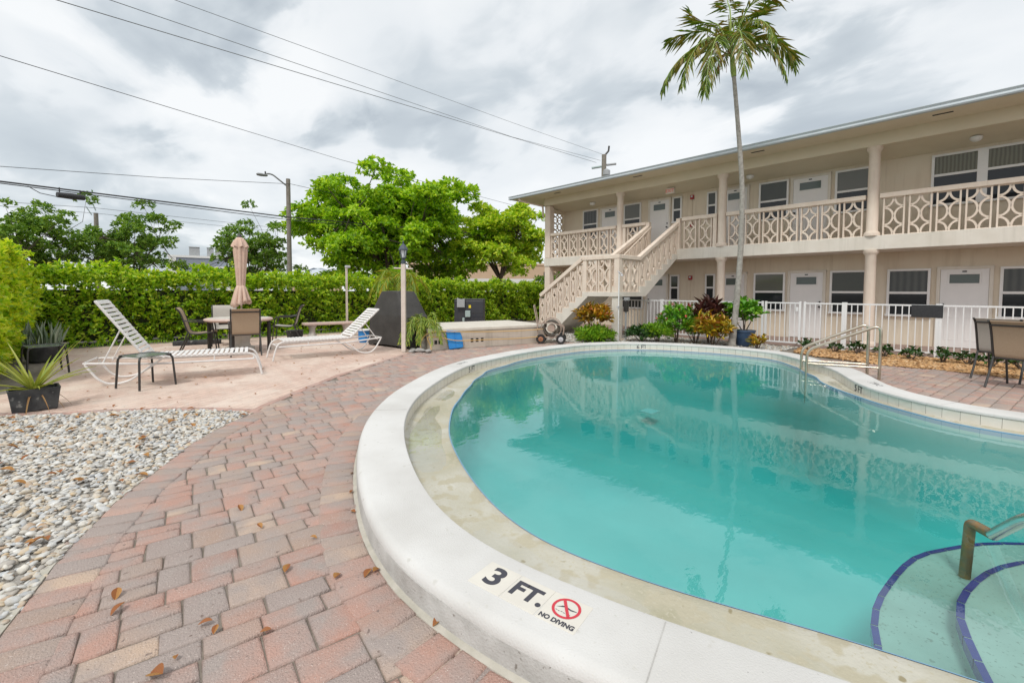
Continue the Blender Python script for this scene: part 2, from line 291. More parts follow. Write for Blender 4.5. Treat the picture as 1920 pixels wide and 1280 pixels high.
# ------------------------------------------------------------------ mesh building
def tag(o, label=None, cat=None, group=None, kind=None):
    for k, v in (('label', label), ('category', cat), ('group', group), ('kind', kind)):
        if v: o[k] = v
    return o
def empty(name, loc=(0, 0, 0), rz=0, label=None, cat=None, group=None):
    o = bpy.data.objects.new(name, None); COL.objects.link(o); o.location = loc; o.rotation_euler = (0, 0, rz); o.empty_display_size = .2
    return tag(o, label, cat, group)
def mesh_np(name, V, Fc, m, parent=None, smooth=False, sharp=None):
    me = bpy.data.meshes.new(name)
    Fc = np.asarray(Fc); k = Fc.shape[1]
    me.vertices.add(len(V)); me.vertices.foreach_set('co', np.asarray(V, np.float32).ravel())
    me.loops.add(Fc.size); me.loops.foreach_set('vertex_index', Fc.ravel().astype(np.int32))
    me.polygons.add(len(Fc)); me.polygons.foreach_set('loop_start', np.arange(0, Fc.size, k, dtype=np.int32))
    try: me.polygons.foreach_set('loop_total', np.full(len(Fc), k, np.int32))
    except Exception: pass
    me.update(calc_edges=True); me.validate()
    if smooth: me.polygons.foreach_set('use_smooth', np.ones(len(me.polygons), bool))
    me.materials.append(m)
    o = bpy.data.objects.new(name, me); COL.objects.link(o); o.parent = parent
    return o
class MB:
    def __init__(s): s.v = []; s.f = []
    def add(s, vs, fs):
        b = len(s.v); s.v += [tuple(x) for x in vs]; s.f += [tuple(i+b for i in f) for f in fs]; return s
    def box(s, x0, x1, y0, y1, z0, z1, T=None):
        vs = [Vector(p) for p in ((x0, y0, z0), (x1, y0, z0), (x1, y1, z0), (x0, y1, z0), (x0, y0, z1), (x1, y0, z1), (x1, y1, z1), (x0, y1, z1))]
        if T: vs = [T @ p for p in vs]
        return s.add(vs, ((0, 3, 2, 1), (4, 5, 6, 7), (0, 1, 5, 4), (1, 2, 6, 5), (2, 3, 7, 6), (3, 0, 4, 7)))
    def cbox(s, c, sx, sy, sz, T=None): return s.box(c[0]-sx/2, c[0]+sx/2, c[1]-sy/2, c[1]+sy/2, c[2]-sz/2, c[2]+sz/2, T)
    def bar(s, a, b, w, h, up=(0, 0, 1)):
        a, b = Vector(a), Vector(b); d = (b-a).normalized(); u = Vector(up); x = d.cross(u)
        if x.length < 1e-4: x = d.cross(Vector((1, 0, 0)))
        x.normalize(); u = x.cross(d)
        vs = [p + x*sx*w/2 + u*su*h/2 for p in (a, b) for sx, su in ((-1, -1), (1, -1), (1, 1), (-1, 1))]
        return s.add(vs, ((0, 1, 2, 3), (7, 6, 5, 4), (0, 4, 5, 1), (1, 5, 6, 2), (2, 6, 7, 3), (3, 7, 4, 0)))
    def tube(s, pts, r, n=8, cap=True, closed=False):
        P = [Vector(p) for p in pts]; L = len(P); rs = r if isinstance(r, (list, tuple)) else [r]*L
        prev = None; rings = []
        for i in range(L):
            if closed: d = P[(i+1) % L]-P[i-1]
            else: d = P[min(i+1, L-1)]-P[max(i-1, 0)]
            d.normalize()
            if prev is None: x = d.orthogonal().normalized()
            else:
                x = prev - d*prev.dot(d)
                x = x.normalized() if x.length > 1e-5 else d.orthogonal().normalized()
            prev = x; y = d.cross(x)
            rings.append([P[i] + (x*math.cos(2*math.pi*k/n)+y*math.sin(2*math.pi*k/n))*rs[i] for k in range(n)])
        vs = [p for q in rings for p in q]; fs = []
        for i in range(L if closed else L-1):
            j = (i+1) % L
            for k in range(n): fs.append((i*n+k, i*n+(k+1) % n, j*n+(k+1) % n, j*n+k))
        if cap and not closed: fs += [tuple(range(n-1, -1, -1)), tuple((L-1)*n+k for k in range(n))]
        return s.add(vs, fs)
    def lathe(s, prof, n=20, c=(0, 0, 0), wob=None):
        vs = []; L = len(prof)
        for i, (r, z) in enumerate(prof):
            for k in range(n):
                a = 2*math.pi*k/n; rr = r*(wob(a, z) if wob else 1)
                vs.append((c[0]+rr*math.cos(a), c[1]+rr*math.sin(a), c[2]+z))
        fs = [(i*n+k, i*n+(k+1) % n, (i+1)*n+(k+1) % n, (i+1)*n+k) for i in range(L-1) for k in range(n)]
        fs += [tuple(range(n-1, -1, -1)), tuple((L-1)*n+k for k in range(n))]
        return s.add(vs, fs)
    def prism(s, poly, h, T):
        """poly: 2-D points extruded along local z by h, placed with T"""
        n = len(poly); vs = [T @ Vector((p[0], p[1], 0)) for p in poly]+[T @ Vector((p[0], p[1], h)) for p in poly]
        fs = [tuple(range(n-1, -1, -1)), tuple(range(n, 2*n))]+[(i, (i+1) % n, n+(i+1) % n, n+i) for i in range(n)]
        return s.add(vs, fs)
    def build(s, name, m, parent=None, smooth=False, bevel=0, seg=2, label=None):
        me = bpy.data.meshes.new(name); me.from_pydata(s.v, [], s.f); me.update(); me.materials.append(m)
        if smooth:
            me.polygons.foreach_set('use_smooth', np.ones(len(me.polygons), bool)); me.set_sharp_from_angle(angle=R(42))
        o = bpy.data.objects.new(name, me); COL.objects.link(o); o.parent = parent
        if bevel:
            b = o.modifiers.new('bevel', 'BEVEL'); b.width = bevel; b.segments = seg; b.limit_method = 'ANGLE'; b.angle_limit = R(40)
        if label: o['label'] = label
        return o
def dup(root, loc, rz, label=None, cat=None, group=None):
    r = root.copy(); COL.objects.link(r); r.location = loc; r.rotation_euler = (0, 0, rz); tag(r, label, cat, group)
    for ch in list(root.children):
        c = ch.copy(); COL.objects.link(c); c.parent = r
        for g in list(ch.children):
            d = g.copy(); COL.objects.link(d); d.parent = c
    return r
def spline(P, n=8, closed=False):
    P = [np.array(p, float) for p in P]; L = len(P); o = []
    for i in range(L if closed else L-1):
        if closed: a, b, c, d = P[i-1], P[i], P[(i+1) % L], P[(i+2) % L]
        else: a, b, c, d = P[max(i-1, 0)], P[i], P[i+1], P[min(i+2, L-1)]
        for t in np.linspace(0, 1, n, endpoint=False):
            o.append(.5*(2*b+(c-a)*t+(2*a-5*b+4*c-d)*t*t+(3*b-a-3*c+d)*t**3))
    if not closed: o.append(P[-1])
    return np.array(o)
def resample(P, step, closed=True):
    Q = np.vstack([P, P[:1]]) if closed else np.array(P)
    s = np.r_[0, np.cumsum(np.hypot(*(np.diff(Q[:, :2], axis=0)).T))]
    n = max(3, int(round(s[-1]/step))); t = np.linspace(0, s[-1], n, endpoint=False) if closed else np.linspace(0, s[-1], n+1)
    return np.stack([np.interp(t, s, Q[:, k]) for k in range(Q.shape[1])], 1)
def inpoly(P, x, y):
    x = np.asarray(x); y = np.asarray(y); r = np.zeros(x.shape, bool); n = len(P); j = n-1
    for i in range(n):
        xi, yi = P[i][:2]; xj, yj = P[j][:2]
        c = ((yi > y) != (yj > y)) & (x < (xj-xi)*(y-yi)/(yj-yi+1e-12)+xi); r ^= c; j = i
    return r
def leaves_mesh(name, B, Dr, Nm, L, Wd, m, parent=None, fold=.25, droop=.15):
    """B base, Dr direction, Nm up normal (arrays), L length, Wd width -> folded kite leaves"""
    n = len(B); Dr = Dr/np.linalg.norm(Dr, axis=1, keepdims=True)
    S = np.cross(Dr, Nm); S /= np.linalg.norm(S, axis=1, keepdims=True)+1e-9; U = np.cross(S, Dr)
    L = np.broadcast_to(np.asarray(L, float), (n,))[:, None]; Wd = np.broadcast_to(np.asarray(Wd, float), (n,))[:, None]
    tip = B+Dr*L-U*L*droop; mid = B+Dr*L*.55; l = mid-S*Wd/2+U*Wd*fold; r = mid+S*Wd/2+U*Wd*fold
    V = np.stack([B, r, tip, l], 1).reshape(-1, 3); i = np.arange(n)[:, None]*4
    Fc = np.concatenate([i+[0, 1, 2], i+[0, 2, 3]], 0)
    return mesh_np(name, V, Fc, m, parent)
def rosettes(C, Nn, k, L, spread=1.0, tiltup=.0):
    """k leaves around each shoot tip"""
    n = len(C); Nn = Nn/np.linalg.norm(Nn, axis=1, keepdims=True)
    a = np.cross(Nn, rng.normal(size=(n, 3))); a /= np.linalg.norm(a, axis=1, keepdims=True); b = np.cross(Nn, a)
    ph = rng.uniform(0, 6.28, (n, 1))+np.arange(k)[None]*2.4
    el = rng.uniform(.15, 1.0, (n, k))*spread
    d = np.cos(ph)[..., None]*a[:, None]+np.sin(ph)[..., None]*b[:, None]
    Dr = d*el[..., None]+Nn[:, None]*(1.05-el[..., None]*.75)+rng.normal(0, .12, (n, k, 3))
    Up = Nn[:, None]*1.0-d*.4+np.array([0, 0, .5])
    Bs = np.repeat(C[:, None], k, 1)+rng.normal(0, L*.18, (n, k, 3))-Nn[:, None]*rng.uniform(0, L*.7, (n, k, 1))
    return Bs.reshape(-1, 3), Dr.reshape(-1, 3), Up.reshape(-1, 3)
def struct(o): o['kind'] = 'structure'; return o

# ================================================================== POOL OUTLINE
outer_px = [(1920, 772), (1806, 755.7), (1725, 738), (1671, 722), (1630, 701.6), (1606, 691), (1568, 681), (1522, 669), (1481, 660), (1420, 653), (1378.7, 649.4), (1341, 646.5), (1285, 643.5), (1228.7, 641), (1157.5, 640), (1097.5, 641.9), (1050, 645.3), (968, 655.2), (897.8, 668.1), (850.9, 678.7), (804, 696.2), (757.2, 720.8), (729, 738.4), (703.3, 761.9), (686.9, 782.9), (675.1, 808.7), (669.3, 839.2), (668, 872), (677.6, 933.9), (692.2, 970.3), (710.4, 1003.1), (746.8, 1046.9), (783.3, 1079.7), (819.8, 1107), (892.7, 1153), (981, 1197), (1047, 1232), (1112, 1264.6)]
CZ = .15
po = [tuple(G(*p, CZ)[:2]) for p in outer_px]
po += [(-.45, 1.24), (.05, 1.41), (.6, 1.55), (1.4, 1.68), (2.4, 1.78), (3.5, 2.05), (4.5, 2.9), (4.85, 4.3), (4.4, 5.7), (3.3, 6.7), (2.2, 7.05), (1.1, 7.02)]
oc = spline(po, 6, True)
oc = resample(oc, .12)
for _ in range(6): oc = .5*oc+.25*(np.roll(oc, 1, 0)+np.roll(oc, -1, 0))
oc = resample(oc, .12)
tg = np.roll(oc, -1, 0)-np.roll(oc, 1, 0); tg /= np.hypot(*tg.T)[:, None]
nin = np.stack([-tg[:, 1], tg[:, 0]], 1)
PC = np.array([-1.6, 5.0])
if np.mean(((PC-oc)*nin).sum(1)) < 0: nin = -nin
def smoothn(v, k):
    for _ in range(k): v = .5*v+.25*(np.roll(v, 1, 0)+np.roll(v, -1, 0))
    return v
nin = smoothn(nin, 4); nin /= np.hypot(*nin.T)[:, None]
NO = len(oc)
ic = oc+nin*.365
# ledge between coping and the water's lip, wide on the near side
lx = [((-1.15, 1.82), .40), ((-.2, 2.1), .42), (( .8, 2.2), .42), ((2.4, 2.3), .3), ((4, 4), .1), ((1.5, 6.6), .1), ((-.06, 6.6), .12), ((-.5, 6.85), .03), ((-1.16, 7.31), .05), ((-1.39, 7.52), .17), ((-1.68, 8.08), .26), ((-1.98, 8.84), .22), ((-2.3, 9.46), .08), ((-2.84, 9.9), .03), ((-4.1, 10.1), .03), ((-5.27, 9.61), .05), ((-5.94, 9.1), .05), ((-6.3, 7.5), .05), ((-6.19, 6.3), .06), ((-5.92, 5.1), .14), ((-5.51, 4.37), .26), ((-5.05, 3.8), .34), ((-4.5, 3.2), .39), ((-3.8, 2.65), .41), ((-2.84, 2.12), .41), ((-2.1, 1.85), .41)]
LP = np.array([p for p, _ in lx]); LW = np.array([w for _, w in lx])
def ledge(p):
    d = np.hypot(*(LP-p).T); w = 1/(d+.02)**3; return float((w*LW).sum()/w.sum())
lw = smoothn(np.array([ledge(p+n_*.1) for p, n_ in zip(ic, nin)]), 3)
wc = ic+nin*lw[:, None]
def loop_mesh(name, rings, m, parent=None, close_first=False, smooth=True, fan=None):
    n = len(rings[0]); V = np.concatenate(rings); fs = []
    for i in range(len(rings)-1):
        for k in range(n):
            j = (k+1) % n; fs.append((i*n+k, i*n+j, (i+1)*n+j, (i+1)*n+k))
    mb = MB(); mb.add([tuple(v) for v in V], fs)
    if fan is not None:
        b = len(mb.v); mb.v.append(tuple(fan)); q = (len(rings)-1)*n
        mb.f += [(q+k, q+(k+1) % n, b) for k in range(n)]
    return mb.build(name, m, parent, smooth)
def at_z(c, z): return np.c_[c, np.full(len(c), z) if np.isscalar(z) else z]

# ================================================================== GROUND SHEETS
big = PC+(oc-PC)/np.hypot(*(oc-PC).T)[:, None]*600
mid = PC+(oc-PC)/np.hypot(*(oc-PC).T)[:, None]*40
struct(loop_mesh('ground', [at_z(oc+nin*.05, -.0135), at_z(mid, -.0135), at_z(big, -.0135)], M['ground']))
def sheet(name, pts, z, m, kind='structure'):
    mb = MB(); mb.add([(p[0], p[1], z) for p in pts], [tuple(range(len(pts)))])
    o = mb.build(name, m); o['kind'] = kind
    me = o.data
    import bmesh
    bm = bmesh.new(); bm.from_mesh(me); bmesh.ops.triangulate(bm, faces=bm.faces[:])
    for f in bm.faces:
        if f.normal.z < 0: f.normal_flip()
    bm.to_mesh(me); bm.free()
    return o
gp_edge = [tuple(G(*p)[:2]) for p in ((462, 778), (375, 822), (303, 875), (231, 928), (156, 1000), (109, 1050), (40, 1140), (0, 1190))]
edge_c = spline(gp_edge+[(-2.2, -.38), (-1.0, -.75), (1.0, -1.4)], 6)
pf = spline([(-8.6, -1.2), (-7.4, -.85), (-6.95, -.36), (-6.66, .13), (-6.34, .61), (-5.75, 1.2), (-5.5, 1.3)], 5)     # patio front curve
pp = [(-5.5, 1.3), (-5.78, 1.51), (-7.09, 2.94), (-8.57, 5.03), (-8.85, 5.6)]                                         # patio / path line
patio_poly = [tuple(p) for p in pf]+pp[1:]+[(-8.85, 9.4), (-14.4, 9.4), (-14.4, -.5), (-8.8, -.5)]
sheet('patio', patio_poly, -.006, M['patio'])
gravel_poly = [tuple(p) for p in pf]+[tuple(p) for p in edge_c[:40]]+[(0, -2.5), (-9, -2.5)]
sheet('gravel', gravel_poly, -.0095, M['pebble_base'])
# path area
path_poly = [tuple(p) for p in edge_c]+[(3, -1.4), (7, 1), (7, 11), (-1, 11.2), (-7.4, 9.6), (-8.0, 9.4), (-8.75, 5.6), (-8.57, 5.03), (-7.09, 2.94), (-5.78, 1.51)]

def bricks(name, items, m, h=.05, gap=.004, ch=.0105):
    """items: (corner list of 4, top z)"""
    V = []; Fc = []
    for q, z in items:
        q = np.array(q); e = len(V)
        def inset(d):
            r = []
            for i in range(4):
                p = q[i]; a = q[i-1]-p; b = q[(i+1) % 4]-p
                a = a/np.hypot(*a); b = b/np.hypot(*b); r.append(p+(a+b)*d)
            return r
        jit = rng.normal(0, .0018, 4); q = q+rng.normal(0, .0022, (4, 2))
        for p in inset(gap*.5): V.append((*p, z-h))
        for p in inset(gap*.5+.001): V.append((*p, z-ch))
        for k, p in enumerate(inset(gap*.5+ch*.45)): V.append((*p, z-ch*.28+jit[k]))
        for k, p in enumerate(inset(gap*.5+ch*1.5)): V.append((*p, z+jit[k]))
        for lv in range(3):
            for i in range(4):
                j = (i+1) % 4; Fc.append((e+lv*4+i, e+lv*4+j, e+lv*4+4+j, e+lv*4+4+i))
        Fc.append((e+12, e+13, e+14, e+15))
    o = mesh_np(name, V, Fc, m, smooth=False); return o
def rowbond(poly, ang, x0, x1, y0, y1):
    """rows of mixed pavers: rows run along y, each brick its own length"""
    ca, sa = math.cos(ang), math.sin(ang); cx, cy = (x0+x1)/2, (y0+y1)/2; items = []; x = x0
    while x < x1:
        w = random.choice((.118, .128, .165, .165, .195, .205)); y = y0+random.uniform(-.2, 0)
        while y < y1:
            l = random.choice((.15, .165, .165, .20, .235, .255)) if w < .19 else random.choice((.125, .165, .20, .235))
            qs = [(x, x+w, l)]
            if w > .19 and l > .16 and random.random() < .45: qs = [(x, x+w*.5, l), (x+w*.5, x+w, l)]
            for xa, xb, ll in qs:
                q = [(xa, y), (xb, y), (xb, y+ll), (xa, y+ll)]
                q = [(cx+(px-cx)*ca-(py-cy)*sa, cy+(px-cx)*sa+(py-cy)*ca) for px, py in q]
                c = np.mean(q, 0)
                if inpoly(poly, *c) and not inpoly(pool_clear, *c): items.append((q, -.002+rng.normal(0, .0016)))
            y += l
        x += w
    return items
pool_clear = oc+nin*.05
items = rowbond(path_poly, R(-7), -10, 8, -3.5, 13)
# soldier course round the pool and along the gravel
def soldier(curve, off0, off1, step, z, closed):
    c = resample(curve, step, closed); n = len(c)
    t = np.gradient(c, axis=0) if not closed else np.roll(c, -1, 0)-np.roll(c, 1, 0)
    t /= np.hypot(*t.T)[:, None]; nn = np.stack([-t[:, 1], t[:, 0]], 1); r = []
    for i in range(n if closed else n-1):
        j = (i+1) % n
        r.append(([c[i]+nn[i]*off0, c[j]+nn[j]*off0, c[j]+nn[j]*off1, c[i]+nn[i]*off1], z+rng.normal(0, .0015)))
    return r
sgn = 1 if np.mean((nin*np.stack([-tg[:, 1], tg[:, 0]], 1)).sum(1)) > 0 else -1
pool_border = soldier(oc, -.022*sgn, -.235*sgn, .135, .004, True)
pool_border = [b for b in pool_border if inpoly(path_poly, *np.mean(b[0], 0))]
items += pool_border
tE = soldier(edge_c, .0, .22, .125, .0045, False)
if not inpoly(path_poly, *np.mean(tE[20][0], 0)): tE = soldier(edge_c, .0, -.22, .125, .0045, False)
items += tE
struct(bricks('path', items, M['brick']))

ec = resample(edge_c, .1, False); tt = np.gradient(ec, axis=0); tt /= np.hypot(*tt.T)[:, None]; en = np.stack([-tt[:, 1], tt[:, 0]], 1)
if inpoly(path_poly, *(ec[15]+en[15]*.1)): en = -en
mb = MB(); n_ = len(ec); wv = .03+.05*np.clip(np.arange(n_)/n_*3-.4, 0, 1)
V = [(*(ec[i]+en[i]*(wv[i]*a)), z) for a, z in ((0, -.03), (0, .002), (1, -.008), (1, -.03)) for i in range(n_)]
mb.add(V, [(r*n_+i, r*n_+i+1, (r+1)*n_+i+1, (r+1)*n_+i) for r in range(3) for i in range(n_-1)])
struct(mb.build('path_edging', M['edging']))
# patio edge course
pc_items = soldier(pf, 0, .11, .21, .002, False)
if not inpoly(patio_poly, *np.mean(pc_items[6][0], 0)): pc_items = soldier(pf, 0, -.11, .21, .002, False)
pl = resample(np.array(pp), .05, False)
pc2 = soldier(pl, 0, .10, .21, .002, False)
if not inpoly(patio_poly, *np.mean(pc2[6][0], 0)): pc2 = soldier(pl, 0, -.10, .21, .002, False)
struct(bricks('patio_border', pc_items+pc2, M['brick_far'], gap=.004))

# pebbles
def ico():
    t = (1+5**.5)/2
    v = np.array([(-1, t, 0), (1, t, 0), (-1, -t, 0), (1, -t, 0), (0, -1, t), (0, 1, t), (0, -1, -t), (0, 1, -t), (t, 0, -1), (t, 0, 1), (-t, 0, -1), (-t, 0, 1)], float)
    v /= np.linalg.norm(v[0]); f = [(0, 11, 5), (0, 5, 1), (0, 1, 7), (0, 7, 10), (0, 10, 11), (1, 5, 9), (5, 11, 4), (11, 10, 2), (10, 7, 6), (7, 1, 8), (3, 9, 4), (3, 4, 2), (3, 2, 6), (3, 6, 8), (3, 8, 9), (4, 9, 5), (2, 4, 11), (6, 2, 10), (8, 6, 7), (9, 8, 1)]
    return v, f
def ico1():
    v, f = ico(); v = [tuple(x) for x in v]; c = {}; g = []
    def midp(a, b):
        k = (min(a, b), max(a, b))
        if k not in c:
            p = (np.array(v[a])+np.array(v[b])); p /= np.linalg.norm(p); c[k] = len(v); v.append(tuple(p))
        return c[k]
    for a, b, d in f:
        x, y, z = midp(a, b), midp(b, d), midp(d, a); g += [(a, x, z), (b, y, x), (d, z, y), (x, y, z)]
    return np.array(v), np.array(g)
I1 = ico1(); I0 = (ico()[0], np.array(ico()[1]))
def scatter_stones(name, pts, size, base, m, flat=.5, lump=.12, elong=(.75, 1.35), smooth=True):
    v0, f0 = base; n = len(pts); k = len(v0)
    s = np.stack([size*rng.uniform(*elong, n), size*rng.uniform(.6, 1.0, n), size*flat*rng.uniform(.7, 1.2, n)], 1)
    a = rng.uniform(0, 6.28, n); tl = rng.normal(0, .25, (n, 2))
    V = v0[None]*(1+rng.normal(0, lump, (n, k, 1)))*s[:, None]
    V = V.copy(); V[..., 2] += V[..., 0]*tl[:, :1]+V[..., 1]*tl[:, 1:]
    ca, sa = np.cos(a)[:, None], np.sin(a)[:, None]
    X = V[..., 0]*ca-V[..., 1]*sa; Y = V[..., 0]*sa+V[..., 1]*ca
    V = np.stack([X+pts[:, :1], Y+pts[:, 1:2], V[..., 2]+pts[:, 2:3]], -1).reshape(-1, 3)
    Fc = (f0[None]+(np.arange(n)*k)[:, None, None]).reshape(-1, 3)
    return mesh_np(name, V, Fc, m, smooth=smooth)
def rand_in(poly, n, bb):
    x = rng.uniform(bb[0], bb[1], n*3); y = rng.uniform(bb[2], bb[3], n*3); k = inpoly(poly, x, y); return np.c_[x, y][k][:n]
pb = rand_in(gravel_poly, 17000, (-9, -1.2, -1.7, 1.6))
dcam = np.hypot(*pb.T); pb = pb[rng.uniform(size=len(pb)) < 1]
size = np.clip(rng.lognormal(-4.12, .34, len(pb)), .008, .036)
o = scatter_stones('pebbles', np.c_[pb, rng.uniform(-.008, .006, len(pb))], size, I1, M['pebble'], .5, .06); o['kind'] = 'stuff'
o['label'] = 'pale rounded river pebbles beside the brick path'

# mulch bed by the fence
mul = [(-3.15, 12.9), (-3.0, 11.75), (-2.5, 11.35), (-2.0, 11.2), (-1.3, 10.85), (-.6, 10.95), (.05, 10.85), (.7, 10.7), (3, 10.6), (3, 12.9)]
sheet('mulch_bed', mul, .0, M['mulch_base'])
pm = rand_in(mul, 5200, (-3.2, 2.4, 10.4, 13))
o = scatter_stones('wood_chips', np.c_[pm, rng.uniform(.0, .02, len(pm))], rng.uniform(.018, .042, len(pm)), I0, M['mulch'], .35, .2, (.8, 1.6), False); o['kind'] = 'stuff'
# planting bed between pool and fence, white gravel
bed = [(-8.2, 9.5), (-7.5, 9.45), (-6.6, 9.2), (-6.4, 9.9), (-5.6, 10.45), (-4.9, 10.75), (-3.9, 10.95), (-3.3, 11.2), (-3.2, 12.9), (-11.2, 12.9), (-11.2, 9.5)]
sheet('planting_bed', bed, -.003, M['pebble_base'])
pg = rand_in(bed, 5200, (-11, -3.2, 9.2, 12.9)); pg = pg[~inpoly(oc-nin*.03, pg[:, 0], pg[:, 1])]
o = scatter_stones('bed_gravel', np.c_[pg, rng.uniform(-.005, .01, len(pg))], rng.uniform(.02, .04, len(pg)), I0, M['pebble'], .5, .1); o['kind'] = 'stuff'
# walkway under the balcony
sheet('walkway', [(-13.3, 12.95), (4, 12.95), (4, 15.7), (-13.3, 15.7)], .004, mat('walkway_concrete', (.33, .235, .20), .8, (.28, .2, .17), 3))

# ================================================================== POOL
pool = empty('swimming_pool', (0, 0, 0), 0, 'kidney shaped swimming pool with wide white coping and cream gutter', 'swimming pool')
loop_mesh('coping', [at_z(oc, -.06), at_z(oc, CZ-.045), at_z(oc+nin*.006, CZ-.022), at_z(oc+nin*.024, CZ-.004), at_z(oc+nin*.05, CZ), at_z(ic-nin*.02, CZ), at_z(ic-nin*.006, CZ-.004), at_z(ic, CZ-.016), at_z(ic, CZ-.03), at_z(ic-nin*.012, CZ-.032)], M['conc_white'], pool)
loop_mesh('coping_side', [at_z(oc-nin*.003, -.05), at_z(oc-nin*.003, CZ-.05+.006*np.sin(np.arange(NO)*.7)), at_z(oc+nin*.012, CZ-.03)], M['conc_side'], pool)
loop_mesh('mortar_joint', [at_z(oc-nin*.03, -.012), at_z(oc-nin*.026, .0015), at_z(oc-nin*.006, .009), at_z(oc, .012)], M['edging'], pool)
# tile band, one mesh with grooves at joints
ir = resample(ic, .152); it = np.roll(ir, -1, 0)-np.roll(ir, 1, 0); it /= np.hypot(*it.T)[:, None]; inn = np.stack([-it[:, 1], it[:, 0]], 1)*sgn
mb = MB()
for i in range(len(ir)):
    a, b = ir[i], ir[(i+1) % len(ir)]; e = (b-a)*.012; q = [a+e, b-e]; na = inn[i]*-.008
    V = []
    for z in (-.03, CZ-.034): V += [(*(q[0]+na), z), (*(q[1]+na), z)]
    mb.add(V, [(0, 1, 3, 2)])
mb.build('tile_band', M['tile_white'], pool)
loop_mesh('tile_grout', [at_z(ic-nin*.011, -.05), at_z(ic-nin*.011, CZ-.03)], M['grout'], pool)
# gutter
u = np.arange(NO)
dip = .010*np.sin(u*.33)+.006*np.sin(u*.91+1)-.035*np.exp(-(((ic[:, 0]+3.75)**2+(ic[:, 1]-2.2)**2)/.55))-.012*np.exp(-(((ic[:, 0]+1.9)**2+(ic[:, 1]-1.4)**2)/.3))
gut = [at_z(ic-nin*.012, .014+.004*np.sin(u*.2)), at_z(ic+nin*lw[:, None]*.25, .003+dip*.6), at_z(ic+nin*lw[:, None]*.55, .002+dip*.5), at_z(ic+nin*lw[:, None]*.85, .009+dip*.2), at_z(wc-nin*.012, .010), at_z(wc, .004), at_z(wc+nin*.004, -.03)]
loop_mesh('gutter', gut, M['gutter'], pool)
loop_mesh('waterline_lip', [at_z(wc+nin*.005, -.05), at_z(wc+nin*.006, .006), at_z(wc-nin*.004, .0085)], M['lip'], pool)
def shr(k): return PC+(wc-PC)*k
ys = np.clip((wc[:, 1]-2)/7, 0, 1)
def fl(d): return -(.75+.75*ys)*d
loop_mesh('basin', [at_z(wc+nin*.006, -.045), at_z(shr(.992), fl(.45)), at_z(shr(.975), fl(.72)), at_z(shr(.93), fl(.92)), at_z(shr(.85), fl(1.0)), at_z(shr(.5), -(.75+.75*(.3+.4*ys)))], M['plaster'], pool, fan=(*PC, -1.1))
# steps in the shallow end
for k, (pts, zt, zb) in enumerate((([(.05, 2.0), (-.22, 2.3), (-.29, 2.6), (-.34, 2.83), (-.345, 3.14), (-.27, 3.68), (-.13, 4.0), (.11, 4.36), (.5, 4.68), (1.0, 4.85), (1.6, 4.7), (2.1, 4.2), (2.3, 3.3), (2.2, 2.2), (1.4, 1.75), (.7, 1.7)], -.3, -1.0),
                                  ([(.35, 2.0), (.12, 2.38), (.04, 2.62), (-.02, 2.87), (-.045, 3.05), (-.03, 3.28), (.07, 3.66), (.24, 3.96), (.55, 4.2), (1.0, 4.3), (1.5, 4.15), (1.85, 3.7), (1.95, 3.1), (1.8, 2.2), (1.3, 1.8), (.8, 1.75)], -.2, -.31))):
    c = spline(pts, 6, True); c = resample(c, .03); n = len(c)
    ctr = c.mean(0); inn2 = (ctr-c)/np.hypot(*(ctr-c).T)[:, None]
    loop_mesh('step', [at_z(c, zb), at_z(c, zt), at_z(c+inn2*.05, zt)], M['step_plaster'], pool, fan=(*ctr, zt))
    cc = resample(c, .155); m2 = len(cc); mb = MB(); ii = (ctr-cc)/np.hypot(*(ctr-cc).T)[:, None]
    for i in range(m2):
        a, b = cc[i], cc[(i+1) % m2]; e = (b-a)*.025
        if a[1] < 1.95: continue
        mb.add([(*(a+e-ii[i]*.004), zt-.05), (*(b-e-ii[(i+1) % m2]*.004), zt-.05), (*(b-e-ii[(i+1) % m2]*.004), zt+.003), (*(a+e-ii[i]*.004), zt+.003), (*(a+e+ii[i]*.026), zt+.003), (*(b-e+ii[(i+1) % m2]*.026), zt+.003)], [(0, 1, 2, 3), (3, 2, 5, 4)])
    mb.build('step_edge_tiles', M['blue_tile'], pool)
p = Vector((-4.9, 8.9, -1.0)); MB().cbox((-4.9, 8.75, -1.2), .3, .3, .03).build('drain_cover', M['drain'], pool, bevel=.01)
for s0 in (4, 27, 52, 78, 104, 131, 158, 180, 214, 240):
    i = s0*NO//262 % NO
    if np.hypot(oc[i][0]+1.2, oc[i][1]-1.1) < .42: i = int(np.argmin(np.hypot(oc[:, 0]+.62, oc[:, 1]-1.19)))
    MB().bar((*(oc[i]+nin[i]*.03), CZ+.0008), (*(ic[i]-nin[i]*.02), CZ+.0008), .004, .002).build('coping_joint', M['conc_side'], pool)
# water body, closed
wi = ic-nin*.010
wr = [at_z(wi, .0), at_z(wi, -2.4)]
V = np.concatenate(wr); mbw = MB(); n = NO
mbw.add([tuple(v) for v in V], [(k, n+k, n+(k+1) % n, (k+1) % n) for k in range(n)])
mbw.v += [(*PC, 0.0), (*PC, -2.4)]; q = 2*n
mbw.f += [(k, (k+1) % n, q) for k in range(n)]+[(n+(k+1) % n, n+k, q+1) for k in range(n)]
wo = struct(mbw.build('water', M['water']))
import bmesh
bm = bmesh.new(); bm.from_mesh(wo.data); bmesh.ops.recalc_face_normals(bm, faces=bm.faces[:]); bm.to_mesh(wo.data); bm.free()

